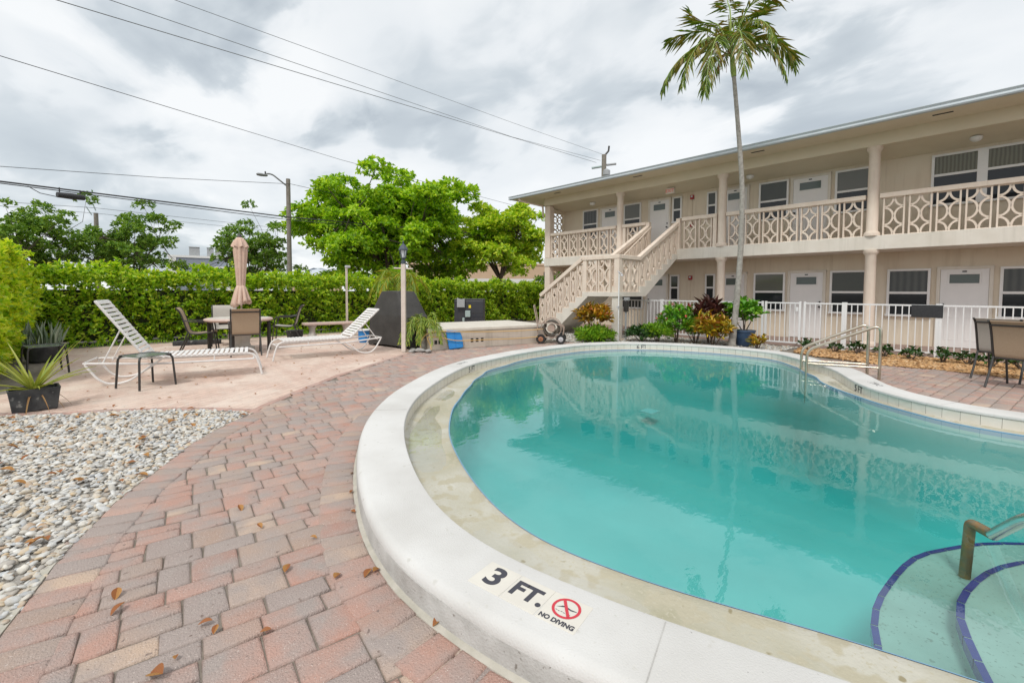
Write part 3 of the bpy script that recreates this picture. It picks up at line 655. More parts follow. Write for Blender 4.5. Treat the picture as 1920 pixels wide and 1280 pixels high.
def text_mesh(name, s, size, m, T, parent, ext=.0008, bold=0.0, sx=1.0, align='CENTER', label=None):
    cu = bpy.data.curves.new(name, 'FONT'); cu.body = s; cu.size = size; cu.align_x = align; cu.align_y = 'CENTER'; cu.extrude = ext; cu.offset = bold
    ob = bpy.data.objects.new(name, cu); COL.objects.link(ob)
    dg = bpy.context.evaluated_depsgraph_get(); me = bpy.data.meshes.new_from_object(ob.evaluated_get(dg)); bpy.data.objects.remove(ob)
    me.transform(T @ Matrix.Diagonal((sx, 1, 1, 1))); me.materials.clear(); me.materials.append(m)
    o = bpy.data.objects.new(name, me); COL.objects.link(o); o.parent = parent
    if label: o['label'] = label
    return o
# 3 FT / no diving tiles: measured corners
tl = [G(*p, CZ) for p in ((923.3, 1052.5), (980.1, 1078.7), (1043.1, 1109.3), (1114.6, 1137.8))]
bl = [G(*p, CZ) for p in ((876.2, 1087.5), (933.1, 1118.1), (1000.9, 1153.1), (1073, 1192.5))]
def tileT(i):
    a, b, c, d = tl[i], tl[i+1], bl[i+1], bl[i]; ctr = (a+b+c+d)/4
    x = ((b-a)+(c-d)).normalized(); y = Vector((0, 0, 1)).cross(x)
    T = Matrix.Translation(ctr)@Matrix((x, y, (0, 0, 1))).transposed().to_4x4(); return T
for i in range(3):
    T = tileT(i); S = .163
    lab = ('depth tile reading 3', 'depth tile reading FT.', 'no diving tile with red ring')[i]
    o = MB().box(-S/2, S/2, -S/2, S/2, -.006, .0025, T).build('depth_tile', M['tile_sign'], pool, bevel=.002, label=lab)
    T2 = T@Matrix.Translation((0, 0, .0028))
    if i == 0: text_mesh('numeral', '3', .155, M['ink'], T2, o, bold=.004, sx=1.1)
    elif i == 1: text_mesh('lettering', 'FT.', .118, M['ink'], T2@Matrix.Translation((.003, 0, 0)), o, bold=.0042, sx=1.02)
    else:
        text_mesh('lettering', 'NO DIVING', .030, M['ink'], T2@Matrix.Translation((0, -.062, 0)), o, bold=.0012, sx=.92)
        mb = MB(); c0 = (0, .018); nseg = 40
        for r0, r1 in ((.045, .056),):
            V = [T2@Vector((c0[0]+r*math.cos(2*math.pi*k/nseg), c0[1]+r*math.sin(2*math.pi*k/nseg), .0006)) for r in (r0, r1) for k in range(nseg)]
            mb.add(V, [(k, nseg+k, nseg+(k+1) % nseg, (k+1) % nseg) for k in range(nseg)])
        a = R(125); d = Vector((math.cos(a), math.sin(a), 0)); nn = Vector((-d.y, d.x, 0)); cc = Vector((0, .018, .0012))
        mb.add([T2@(cc+d*.048+nn*.006), T2@(cc+d*.048-nn*.006), T2@(cc-d*.048-nn*.006), T2@(cc-d*.048+nn*.006)], [(0, 1, 2, 3)])
        mb.build('prohibition_ring', M['red'], o)
        mb = MB(); P2 = [(-.04, .012), (-.024, .018), (-.01, .024), (.004, .022), (.02, .019), (.042, .024), (.042, .027), (.018, .026), (.002, .030), (-.012, .031), (-.02, .028), (-.024, .023)]
        mb.add([T2@Vector((x, y-.004, .0003)) for x, y in P2], [tuple(range(len(P2)))])
        for k in range(6): mb.cbox((-.03+k*.011, -.006-.002*(k % 2), .0003), .008, .002, .0004, T2)
        mb.build('diver_figure', M['ink'], o)
def wall_text(px, s, size, dz=0.0, lab=None):
    g = G(*px, .07); i = int(np.argmin(np.hypot(*(ic-np.array(g[:2])).T))); p = ic[i]-nin[i]*.006; n3 = Vector((*nin[i], 0)); x = Vector((0, 0, 1)).cross(n3)
    T = Matrix.Translation((p[0], p[1], .062+dz))@Matrix((x, Vector((0, 0, 1)), n3)).transposed().to_4x4()
    text_mesh('depth_lettering', s, size, M['ink'], T, pool, bold=.001, label=lab)
    Tt = Matrix.Translation((*(oc[i]*.52+ic[i]*.48), CZ+.001))@Matrix((-x, -n3*1.0, Vector((0, 0, 1)))).transposed().to_4x4()
    return Tt
T = wall_text((880, 690), '5 FT', .125, lab='5 FT on the left wall tiles'); text_mesh('depth_lettering', '5 FT.', .11, M['ink'], T, pool, sx=1.3)
wall_text((1210, 652), '6 FT', .125, lab='6 FT on the far wall tiles')
T = wall_text((1615, 730), '5 FT', .125, lab='5 FT on the right wall tiles'); text_mesh('depth_lettering', '5 FT.', .11, M['ink'], T, pool, sx=1.3)

# deck handrail at the far right side of the pool
def arc_pts(P, r=.08, n=6):
    P = [Vector(p) for p in P]; o = [P[0]]
    for a, b, c in zip(P[:-2], P[1:-1], P[2:]):
        d1 = (a-b).normalized(); d2 = (c-b).normalized(); p0 = b+d1*r; p2 = b+d2*r
        for t in np.linspace(0, 1, n): o.append(p0*(1-t)**2+b*2*t*(1-t)+p2*t*t)
    o.append(P[-1]); return o
hr = empty('grab_rail', (-1.22, 9.2, 0), 0, 'pair of steel grab rails arching from brick deck into pool', 'handrail')
for a, b in (((-1.12, 9.04), (-2.05, 8.80)), ((-1.32, 9.37), (-2.20, 9.10))):
    o0 = Vector(hr.location)
    P = [Vector((*a, -.03)), Vector((*a, .84)), Vector((*(np.array(a)*.92+np.array(b)*.08), .86)), Vector((b[0], b[1], .37)), Vector((b[0], b[1], -.5))]
    P = [Vector((*a, -.03)), Vector((*a, .86)), Vector((b[0], b[1], .40)), Vector((b[0], b[1], -.5))]
    MB().tube([p-o0 for p in arc_pts(P, .13, 8)], .022, 12).build('rail_tube', M['steel'], hr, True)
    MB().tube([Vector((*a, .18))-o0, Vector((*b, .17))-o0], .016, 10).build('cross_bar', M['steel'], hr, True)
# step rail at the near right
pf_ = Vector((-.03, 3.68, -.3)); sr = empty('step_handrail', pf_, 0, 'stained steel handrail standing on the blue edged pool steps', 'handrail')
e1 = Vector((.17, 3.36, .235)); dirv = Vector((e1.x-.05, e1.y-3.62, 0)).normalized()
P = arc_pts([Vector((-.03, 3.68, -.3)), Vector((-.018, 3.68, .03)), Vector((.04, 3.615, .03)), Vector((.072, 3.565, .034))], .03, 7)
MB().tube([p-pf_ for p in P], .027, 12).build('wet_elbow', M['steel_wet'], sr, True)
P = [Vector((.07, 3.568, .033)), e1, Vector((.75, 2.45, .88)), Vector((.95, 2.1, .95)), Vector((1.0, 1.75, .9)), Vector((1.0, 1.7, .15))]
MB().tube([p-pf_ for p in arc_pts(P, .06, 5)], .029, 12).build('rail_tube', M['steel_bright'], sr, True)

# ================================================================== APARTMENT BUILDING
YC, YB, YW, XL, XR = 14.62, 14.5, 15.68, -13.3, 5.0
bd = empty('apartment_building', (0, 0, 0), 0, 'two storey beige apartment block with a balcony and patterned railings', 'building')
MB().box(XL, XR, YW, YW+6, 0, 5.3).build('wall', M['stucco'], bd)
MB().box(XL, XR, YB, YW-.003, 2.46, 2.81).build('balcony_slab', M['stucco_light'], bd, bevel=.01)
mb = MB(); mb.add([(XL, YW-.004, 4.92), (XR, YW-.004, 4.92), (XR, YB+.16, 5.08), (XL, YB+.16, 5.08)], [(0, 1, 2, 3)]); mb.build('balcony_ceiling', M['soffit'], bd)
MB().box(XL, XR, YB-.02, YB+.22, 5.05, 5.40).build('beam', M['soffit'], bd, bevel=.01)
MB().box(XL-1.0, XR, 13.62, YB-.021, 5.36, 5.42).box(XL-1.0, XL-.002, YB-.02, YW+6.9, 5.36, 5.42).build('soffit', M['soffit'], bd)
# roof with low hip
ex, ey = XL-1.08, 13.56
mb = MB(); mb.add([(ex, ey, 5.46), (XR, ey, 5.46), (XR, YW+3.2, 6.25), (XL+4.2, YW+3.2, 6.25), (ex, YW+7, 5.46), (XR, YW+7, 5.46)], [(0, 1, 2, 3), (0, 3, 4), (4, 3, 2, 5)])
roof = mb.build('roof', M['roof'], bd)
MB().box(ex+.05, XR, ey+.02, ey+.05, 5.335, 5.455).box(ex+.05, ex+.08, ey+.05, YW+7, 5.335, 5.455).build('fascia', M['soffit'], roof)
gprof = [(0, 0), (.10, 0), (.115, .03), (.095, .075), (.12, .12), (.12, .13), (0, .13)]
mb = MB(); mb.prism([(-x, z) for x, z in gprof], XR-ex+.1, Matrix.Translation((ex-.1, ey+.02, 5.335))@Matrix(((0, 0, 1, 0), (1, 0, 0, 0), (0, 1, 0, 0), (0, 0, 0, 1))))
mb.prism([(-x, z) for x, z in gprof], YW+7-ey, Matrix.Translation((ex+.05, ey-.1, 5.335))@Matrix(((1, 0, 0, 0), (0, 0, 1, 0), (0, 1, 0, 0), (0, 0, 0, 1))))
mb.build('rain_gutter', M['gutter_metal'], roof)
MB().tube(arc_pts([(-13.9, ey, 5.36), (-13.9, ey+.02, 5.24), (-13.38, 14.48, 5.06), (-13.38, 14.52, 4.6)], .06), .04, 10).build('downspout', M['peach'], bd, True)
for x in (-12.1, -8.45, -4.62, -.82): MB().box(x-.17, x+.17, 13.92, 13.99, 5.352, 5.358).build('soffit_vent', M['dark'], bd)
def column(x, z0, z1):
    r = .125
    prof = [(r+.05, 0), (r+.05, .05), (r+.035, .09), (r+.005, .12), (r, .13), (r*.97, (z1-z0)*.5), (r*.95, z1-z0-.14), (r+.02, z1-z0-.10), (r+.045, z1-z0-.06), (r+.045, z1-z0)]
    o = MB().lathe(prof, 24).build('column', M['peach'], bd, True); o.location = (x, YC, z0)
for x in (-9.56, -5.82, -2.08, 1.66): column(x, .004, 2.46); column(x, 2.81, 5.05)
MB().box(XL, XL+.3, YB+.02, YB+.32, 0.0, 2.458).box(XL, XL+.3, YB+.02, YB+.32, 2.812, 5.05).build('corner_pier', M['peach'], bd, bevel=.04)
# breeze-block pattern
def star_cell(mb, cx, cz, w, h, y0, dep, t, P, seg=6):
    for sx in (-1, 1):
        for sz in (-1, 1):
            ox, oz = cx+sx*w/2, cz+sz*h/2; V = []
            for k in range(seg+1):
                a = math.pi/2*k/seg
                for d in (-t/2, t/2):
                    x = ox-sx*(w/2-t*.35+d)*math.cos(a); z = oz-sz*(h/2-t*.35+d)*math.sin(a)
                    for yy in (y0, y0+dep): V.append(P(x, yy, z))
            fs = []
            for k in range(seg):
                b = k*4; c = b+4
                fs += [(b, c, c+1, b+1), (b+2, b+3, c+3, c+2), (b, b+2, c+2, c), (b+1, c+1, c+3, b+3)]
            mb.add(V, fs)
def panel(parent, w, h, T, rows=2, fr=.032, dep=.07, name='railing_panel', m='peach', top=True):
    mb = MB(); ident = lambda x, y, z: T@Vector((x, y, z))
    for s in (-1, 1): mb.box(s*w/2-fr/2, s*w/2+fr/2, -.012, dep+.012, 0, h, T)
    mb.box(-w/2+fr/2, w/2-fr/2, 0, dep, 0, .02, T)
    if top: mb.box(-w/2+fr/2, w/2-fr/2, 0, dep, h-.02, h, T)
    iw = w-fr; ih = (h-.04)/rows
    for r in range(rows): star_cell(mb, 0, .02+ih*(r+.5), iw, ih, .006, dep-.012, .042, ident)
    o = mb.build(name, M[m], parent); return o
RT, RB = 3.86, 3.74
for x0, x1, ps in ((-12.98, -9.70, [-12.74+.497*i for i in range(7)]), (-9.42, -8.45, [-9.0]), (-7.12, -5.96, [-6.84, -6.33]), (-5.68, -2.22, [-5.40+.487*i for i in range(7)]), (-1.94, 1.52, [-1.66+.487*i for i in range(7)]), (1.8, 5, [2.08+.487*i for i in range(6)])):
    MB().box(x0, x1, YB+.03, YB+.19, RB, RT).build('rail_cap', M['peach'], bd, bevel=.015)
    for x in ps: panel(bd, .385, RB-2.81, Matrix.Translation((x, YB+.075, 2.811)))
for x in (-6.08, -9.40): MB().box(x, x+.115, YB+.05, YB+.17, 2.811, RB-.001).build('railing_post', M['peach'], bd)
# side screens
for z0, rows in ((.0, 8), (2.81, 7)):
    mb = MB(); T = Matrix.Translation((XL+.02, 14.84, 0))@Matrix.Rotation(R(90), 4, 'Z'); idn = lambda x, y, z: T@Vector((x, y, z))
    for r in range(rows):
        for c in range(3): star_cell(mb, .14+.28*c, z0+.14+.285*r, .28, .265, -.09, .045, .030, idn, 5)
        mb.box(0, .84, -.095, -.04, z0+.272+.285*r, z0+.290+.285*r, T)
    for c in (0, 3): mb.box(.28*c-.008, .28*c+.008, -.095, -.04, z0, z0+.285*rows, T)
    mb.build('breeze_block_screen', M['peach'], bd)
    MB().box(XL+.03, XL+.14, 14.82, 15.677, z0+.285*rows+.006, z0+(2.458 if z0 == 0 else 2.15)).build('screen_lintel', M['stucco'], bd)
# doors and windows
def door(x0, x1, z0, seed, hinge=1):
    f = MB(); f.box(x0-.07, x0, YW-.05, YW+.02, z0, z0+2.02).box(x1, x1+.07, YW-.05, YW+.02, z0, z0+2.02).box(x0-.07, x1+.07, YW-.052, YW+.02, z0+1.96, z0+2.03)
    w = x1-x0; o = MB().box(x0+.004, x1-.004, YW-.03, YW+.01, z0+.02, z0+1.958).build('door', M['white_door'], bd)
    f.build('door_frame', M['stucco_light'], o, bevel=.006)
    c = (x0+x1)/2
    l = MB()
    for px0, px1, pz0, pz1 in ((-.32, -.05, .95, 1.42), (.05, .32, .95, 1.42), (-.32, -.05, .2, .78), (.05, .32, .2, .78)):
        s = w/.85
        a, b = c+px0*s, c+px1*s
        for q in ((a, b, pz0, pz0+.016), (a, b, pz1-.016, pz1), (a, a+.016, pz0+.016, pz1-.016), (b-.016, b, pz0+.016, pz1-.016)): l.box(q[0], q[1], YW-.036, YW-.0305, z0+q[2], z0+q[3])
    l.build('panel_moulding', M['white_door'], o)
    l = MB(); a, b = c-.29*w/.85, c+.29*w/.85
    for q in ((a, b, 1.58, 1.61), (a, b, 1.83, 1.86), (a, a+.03, 1.61, 1.83), (b-.03, b, 1.61, 1.83)): l.box(q[0], q[1], YW-.042, YW-.0306, z0+q[2], z0+q[3])
    l.build('lite_frame', M['white_door'], o, bevel=.004)
    MB().box(a+.03, b-.03, YW-.034, YW-.031, z0+1.61, z0+1.83).build('glass_pane', M['lite'], o)
    MB().box(c-.04, c+.04, YW-.040, YW-.031, z0+1.885, z0+1.915).build('number_plate', M['dark'], o)
    kx = x0+.06 if hinge > 0 else x1-.06
    MB().lathe([(.02, 0), (.02, .02), (.012, .03), (.03, .05), (.03, .07), (.01, .085)], 10).build('knob', M['black_metal'], o, True).matrix_basis = Matrix.Translation((kx, YW-.03, z0+.95))@Matrix.Rotation(R(90), 4, 'X')
    MB().lathe([(.022, 0), (.022, .03), (.01, .035)], 10).build('deadbolt', M['black_metal'], o, True).matrix_basis = Matrix.Translation((kx, YW-.03, z0+1.09))@Matrix.Rotation(R(90), 4, 'X')
for x0, x1, z0, hg in ((-8.97, -8.2, .004, 1), (-6.2, -5.47, .004, -1), (-4.15, -3.31, .004, -1), (-.82, .03, .004, 1), (-11.12, -10.32, 2.812, 1), (-8.92, -8.15, 2.812, -1), (-6.2, -5.46, 2.812, -1), (-4.15, -3.27, 2.812, 1)): door(x0, x1, z0, 0, hg)
def window(x0, x1, z0, z1, zm=None, up='pane_up', low='pane_low', mull=None):
    fr = .055; zm = zm or (z0+z1)/2
    f = MB(); f.box(x0, x1, YW-.05, YW+.01, z1-fr, z1).box(x0-.02, x1+.02, YW-.07, YW+.01, z0, z0+fr).box(x0, x0+fr, YW-.05, YW+.01, z0+fr, z1-fr).box(x1-fr, x1, YW-.05, YW+.01, z0+fr, z1-fr)
    f.box(x0+fr, x1-fr, YW-.045, YW+.01, zm-.03, zm+.03)
    spans = [(x0+fr, x1-fr)]
    if mull:
        f.box(mull-.09, mull+.09, YW-.055, YW+.01, z0+fr, z1-fr); spans = [(x0+fr, mull-.09), (mull+.09, x1-fr)]
    o = f.build('window', M['white'], bd, bevel=.004)
    for a, b in spans:
        MB().box(a, b, YW-.03, YW-.012, zm+.03, z1-fr).build('upper_pane', M[up], o)
        MB().box(a, b, YW-.022, YW-.004, z0+fr, zm-.03).build('lower_pane', M[low], o)
window(-1.86, -1.0, .75, 2.0, None, 'pane_curtain2')
for a in ((-8.06, -7.70, 1.06, 2.0), (-6.76, -6.42, 1.06, 2.0), (-5.19, -4.29, .79, 1.99), (-3.14, -2.26, .77, 2.0), (.2, 1.1, .77, 2.0), (2.2, 3.1, .77, 2.0),
          (-12.1, -11.32, 3.62, 4.84), (-10.07, -9.3, 3.62, 4.83), (-8.02, -7.66, 3.88, 4.82), (-6.76, -6.42, 3.88, 4.81), (-5.11, -4.27, 3.62, 4.83), (-3.10, -2.25, 3.62, 4.83)):
    up_ = {-5.19: 'pane_blind', -3.14: 'pane_up', .2: 'pane_curtain2', -5.11: 'pane_up', -3.10: 'pane_blind', -10.07: 'pane_blind', -12.1: 'pane_curtain2'}.get(a[0], 'pane_up')
    window(*a, None, up_)
window(-1.08, .9, 3.55, 4.84, 4.32, 'pane_curtain', 'pane_low', -.18)
o = MB().box(-10.12, -9.16, YW-.04, YW+.01, .72, 1.34).build('window', M['white'], bd, label='dark louvred window under the stairs')
mb = MB()
mb.box(-10.07, -9.21, YW-.046, YW-.041, .77, 1.29); mb.build('upper_pane', M['dark'], o)
for z, l in ((4.72, 1), (1.88, 0)):
    o = MB().cbox((-7.29, YW-.03, z), .13, .06, .15).build('fire_alarm', M['alarm'], bd, bevel=.01)
    MB().cbox((-7.29, YW-.065, z+.02), .06, .02, .06).build('strobe', M['lampglass'], o)
    MB().box(-7.30, -7.28, YW-.02, YW-.003, z-.9, z-.075).build('conduit', M['stucco'], o)
    MB().cbox((-7.29, YW-.03, z-.97), .10, .06, .14).build('pull_station', M['alarm'], o, bevel=.008)
o = MB().cbox((-7.75, 14.95, 4.90), .30, .09, .19).build('exit_sign', M['stucco_light'], bd, bevel=.01)
text_mesh('lettering', 'EXIT', .15, M['exitred'], Matrix.Translation((-7.75, 14.903, 4.90))@Matrix.Rotation(R(90), 4, 'X'), o, .001, .006)
for x in (-11.2, -5.2, -.3):
    MB().lathe([(.11, 0), (.115, -.03), (.10, -.07), (.06, -.10), (.01, -.115)], 16).build('ceiling_lamp', M['white'], bd, True).location = (x, 15.1, 4.995)

# ================================================================== STAIRCASE
st = empty('staircase', (0, 0, 0), 0, 'beige concrete staircase with landing and star patterned railings', 'staircase')
LX0, LX1, LY0, LY1, LZ = -8.5, -7.2, 11.0, 12.15, 1.36
Ty = Matrix.Translation((0, LY0, 0))@Matrix(((1, 0, 0, 0), (0, 0, 1, 0), (0, 1, 0, 0), (0, 0, 0, 1)))
prof = [(LX0, LZ)]; z = LZ; x = LX0
for k in range(8):
    z -= .17; prof.append((x, max(z, 0))); 
    if k < 7: x -= .26; prof.append((x, z))
prof += [(-9.95, 0), (-9.75, .02), (-9.35, .30), (LX0+.22, LZ-.13), (LX0+.22, LZ-.003)]
MB().prism(prof, LY1-LY0, Ty).build('lower_flight', M['stucco_light'], st)
MB().box(LX0+.221, LX1, LY0, LY1, LZ-.13, LZ).build('landing', M['stucco_light'], st)
Tx = Matrix.Translation((-8.4, 0, 0))@Matrix(((0, 0, 1, 0), (1, 0, 0, 0), (0, 1, 0, 0), (0, 0, 0, 1)))
prof = [(LY1+.002, LZ-.13), (LY1+.002, LZ)]; y = LY1; z = LZ; rise = (2.81-LZ)/8; run = (14.499-LY1)/7
for k in range(7):
    z += rise; prof.append((y+.002, z)); y += run; prof.append((y-(.002 if k == 6 else -.002), z))
prof += [(14.497, 2.47), (14.38, 2.46), (12.45, LZ-.13)]
MB().prism(prof, 1.2, Tx).build('upper_flight', M['stucco_light'], st)
MB().box(-7.46, -7.24, 11.04, 11.26, -.02, LZ-.132).build('support_post', M['stucco_light'], st, bevel=.01)
# railings: lower flight
def cap(a, b, w=.15, h=.12): MB().bar(a, b, w, h).build('rail_cap', M['peach'], st, bevel=.015)
for yy in (LY0+.04, LY1-.10):
    cap((LX0-.03, yy+.035, LZ+1.01), (-10.28, yy+.035, LZ+1.01-.654*1.75))
    for k in range(7): panel(st, .20, .985, Matrix.Translation((LX0-.26*(k+.5), yy, LZ-.17*(k+1)+.001)), 2, .03, .07, top=False)
cap((LX0-.06, LY0+.075, LZ+1.01), (LX1+.0, LY0+.075, LZ+1.01)); cap((LX1-.075, LY0+.151, LZ+1.01), (LX1-.075, LY1+.02, LZ+1.01))
for x in (-8.2, -7.73): panel(st, .40, .945, Matrix.Translation((x, LY0+.04, LZ+.001)))
MB().box(LX0+.0, LX0+.13, LY0+.02, LY0+.13, LZ-.001, LZ+.949).build('railing_post', M['peach'], st)
MB().box(LX1-.18, LX1-.01, LY0+.01, LY0+.17, LZ-.12, LZ+.949).build('railing_post', M['peach'], st, bevel=.01)
for y in (11.42, 11.88): panel(st, .38, .945, Matrix.Translation((LX1-.04, y, LZ+.001))@Matrix.Rotation(R(90), 4, 'Z'))
for xx in (LX1-.04, -8.33):
    cap((xx-.035, LY1-.02, LZ+1.01), (xx-.035, 14.62, LZ+1.01+rise/run*(14.62-LY1+.02)-.02))
    for k in range(7): panel(st, run*.76, .93, Matrix.Translation((xx, LY1+run*(k+.5), LZ+rise*(k+1)+.001))@Matrix.Rotation(R(90), 4, 'Z'), 2, .03, .07, top=False)
MB().tube([(-8.2, LY1+.1, LZ+.86), (-8.2, 14.5, 2.81+.84)], .02, 8).build('grab_bar', M['peach'], st, True)
MB().box(-7.30, -7.17, 14.52, 14.66, 2.81, 3.84).build('railing_post', M['peach'], st); MB().box(-8.43, -8.30, 14.52, 14.66, 2.81, 3.84).build('railing_post', M['peach'], st)

# ================================================================== FENCE, GATE, SIGN, SHOWER
YF = 12.97
def fence(x0, x1, label, posts=(True, True), gate=False):
    nm = 'pool_gate' if gate else 'fence_panel'
    e_ = empty(nm, (x0, YF, 0), 0, label, 'gate' if gate else 'fence', None if gate else 'white picket fence sections by the walkway')
    w = x1-x0; mb = MB(); n = max(2, int(round(w/.112)))
    for i in range(1, n):
        x = w*i/n; mb.box(x-.009, x+.009, -.009, .009, .11, 1.085)
    mb.build('pickets', M['alu'], e_)
    for z, nm2 in ((1.085, 'top_rail'), (.085, 'bottom_rail')): MB().box(.026 if posts[0] else 0, w-(.026 if posts[1] else 0), -.016, .016, z, z+.034).build(nm2, M['alu'], e_)
    for s, xx in ((0, 0), (1, w)):
        if posts[s]: MB().box(xx-.025, xx+.025, -.025, .025, 0 if not gate else .07, 1.14).build('post' if not gate else 'stile', M['alu'], e_, bevel=.004)
    if gate: MB().cbox((w-.06, -.03, .95), .05, .04, .1).build('latch', M['alu'], e_, bevel=.005)
    return e_
fence(-8.46, -6.95, 'white picket fence section beside the outdoor shower')
fence(-6.90, -5.48, 'white picket fence section behind the red flowering shrub')
fence(-5.24, -4.06, 'white picket fence section behind the palm trunk and blue pot')
fence(-3.98, -3.20, 'white closed pool gate between picket fence sections', gate=True)
fence(-3.10, -2.32, 'short white picket fence section just right of the gate')
fence(-2.27, -.70, 'white picket fence section carrying the black sign')
fence(-.65, 1.6, 'white picket fence section behind the tan sling chairs')
s_ = empty('sign_board', (-.86, YF-.03, .98), 0, 'blank black board hung on the white picket fence', 'sign')
MB().cbox((0, 0, 0), .50, .012, .265).build('board', M['signblack'], s_, bevel=.003); MB().cbox((.252, .0, 0), .004, .016, .265).build('edge_trim', M['alu'], s_)
sh = empty('outdoor_shower', (-6.95, 10.62, 0), 0, 'thin white outdoor shower pole in front of the stair landing', 'shower')
MB().tube([(0, 0, 0), (0, 0, 1.86)], .016, 8).build('pole', M['alu'], sh, True)
MB().tube(arc_pts([(0, 0, 1.84), (0, 0, 1.91), (-.05, 0, 1.93), (.1, -.02, 1.85)], .02), .014, 8).lathe([(.012, 0), (.045, -.04), (.045, -.055)], 10, (.1, -.02, 1.85)).build('shower_head', M['hub'], sh, True)
MB().cbox((0, -.03, .95), .05, .06, .05).build('valve', M['hub'], sh)
um = empty('utility_meter', (-7.05, 11.15, 0), 0, 'dark utility meter on conduit beside the landing post', 'meter')
MB().cbox((0, 0, .95), .12, .1, .30).build('meter_box', M['black_metal'], um, bevel=.01); MB().tube([(0, 0, 0), (0, 0, .8)], .025, 8).build('conduit', M['greybox'], um, True)
MB().cbox((0.02, 0, 1.16), .14, .1, .09).build('junction_box', M['greybox'], um, bevel=.01)

# ================================================================== PATIO FURNITURE
def lounger(loc, rz, back_len, back_ang, label):
    r = empty('sun_lounger', loc, rz, label, 'sun lounger', 'white strap sun loungers on the pink patio')
    W2, h, J = .31, .36, 1.36
    for s in (-1, 1):
        P = [(s*W2, -.09, 0), (s*W2, -.06, .14), (s*W2, -.01, .30), (s*W2, .06, .355), (s*W2, .2, h), (s*W2, J, h)]
        MB().tube(arc_pts(P, .06, 4), .016, 8).build('bed_rail', M['lounge_frame'], r, True)
        P = [(s*W2, .02, .26), (s*W2, 1.3, .27), (s*W2, 2.06, .33), (s*W2, 2.02, .26), (s*W2, 1.92, .10), (s*W2, 1.82, .025), (s*W2, 1.68, .018), (s*W2, 1.55, .06), (s*W2, 1.42, .17), (s*W2, 1.28, .268)]
        MB().tube(arc_pts(P, .05, 4), .015, 8).build('skid', M['lounge_frame'], r, True)
        MB().tube([(s*W2, .55, .265), (s*W2, .55, h)], .010, 6).build('upright', M['lounge_frame'], r, True)
    MB().tube([(-W2, 2.06, .33), (W2, 2.06, .33)], .015, 8).build('head_bar', M['lounge_frame'], r, True)
    MB().tube([(-W2, .02, .262), (W2, .02, .262)], .013, 8).build('foot_bar', M['lounge_frame'], r, True)
    y = .10; mb = MB()
    while y < J-.03: mb.box(-W2-.02, W2+.02, y, y+.048, h+.006, h+.022); y += .068
    mb.build('seat_straps', M['strap'], r, bevel=.006)
    T = Matrix.Translation((0, J+.02, h+.005))@Matrix.Rotation(back_ang, 4, 'X')
    bf = MB()
    for s in (-1, 1): bf.tube([T@Vector((s*W2, 0, 0)), T@Vector((s*W2, back_len, 0))], .018, 8)
    bf.tube([T@Vector((-W2, back_len, 0)), T@Vector((W2, back_len, 0))], .016, 8)
    b = bf.build('back_frame', M['lounge_frame'], r, True)
    mb = MB(); y = .04
    while y < back_len-.04: mb.box(-W2-.02, W2+.02, y, y+.048, .004, .020, T); y += .068
    mb.build('back_straps', M['strap'], b, bevel=.006)
    mid = T@Vector((0, back_len*.52, 0))
    for s in (-1, 1):
        mb = MB(); mb.tube([(s*W2*.93, mid.y, mid.z), (s*W2*.93, min(mid.y+.30, 1.98) if back_ang < R(52) else mid.y-.02+.24, .285)], .010, 6)
        mb.build('prop_arm', M['lounge_frame'], r, True)
    return r
lounger((-8.36, 2.02, 0), R(180-13.5), .98, R(57), 'white strap sun lounger with raised back beside the small glass side table')
lounger((-9.66, 2.68, 0), R(-5.5), .86, R(43), 'white strap sun lounger in front of the covered grill')

def side_table(loc, rz, label, h=.44, w=.5):
    r = empty('side_table', loc, rz, label, 'side table', 'small dark side tables on the patio')
    mb = MB(); a = w/2-.03
    pts = [(-a, -a), (a, -a), (a, a), (-a, a)]
    mb.tube(arc_pts([Vector((*p, h)) for p in pts+[pts[0], pts[1]]], .08, 5)[6:-1], .015, 8); mb.build('top_rim', M['black_metal'], r, True)
    MB().box(-a+.01, a-.01, -a+.01, a-.01, h-.004, h+.006).build('table_top', M['mesh_top'], r)
    for x, y in pts:
        x2, y2 = x*1.08, y*1.08
        MB().tube(arc_pts([(x*.72, y*.72, h-.004), (x*.97, y*.97, h-.012), (x2, y2, 0)], .05, 5), .014, 8).build('leg', M['black_metal'], r, True)
    return r
side_table((-8.08, .58, 0), R(28), 'dark glass side table standing before the sun lounger backrest')
side_table((-10.45, -.52, 0), R(12), 'dark side table by the left hedge behind the spiky plant')

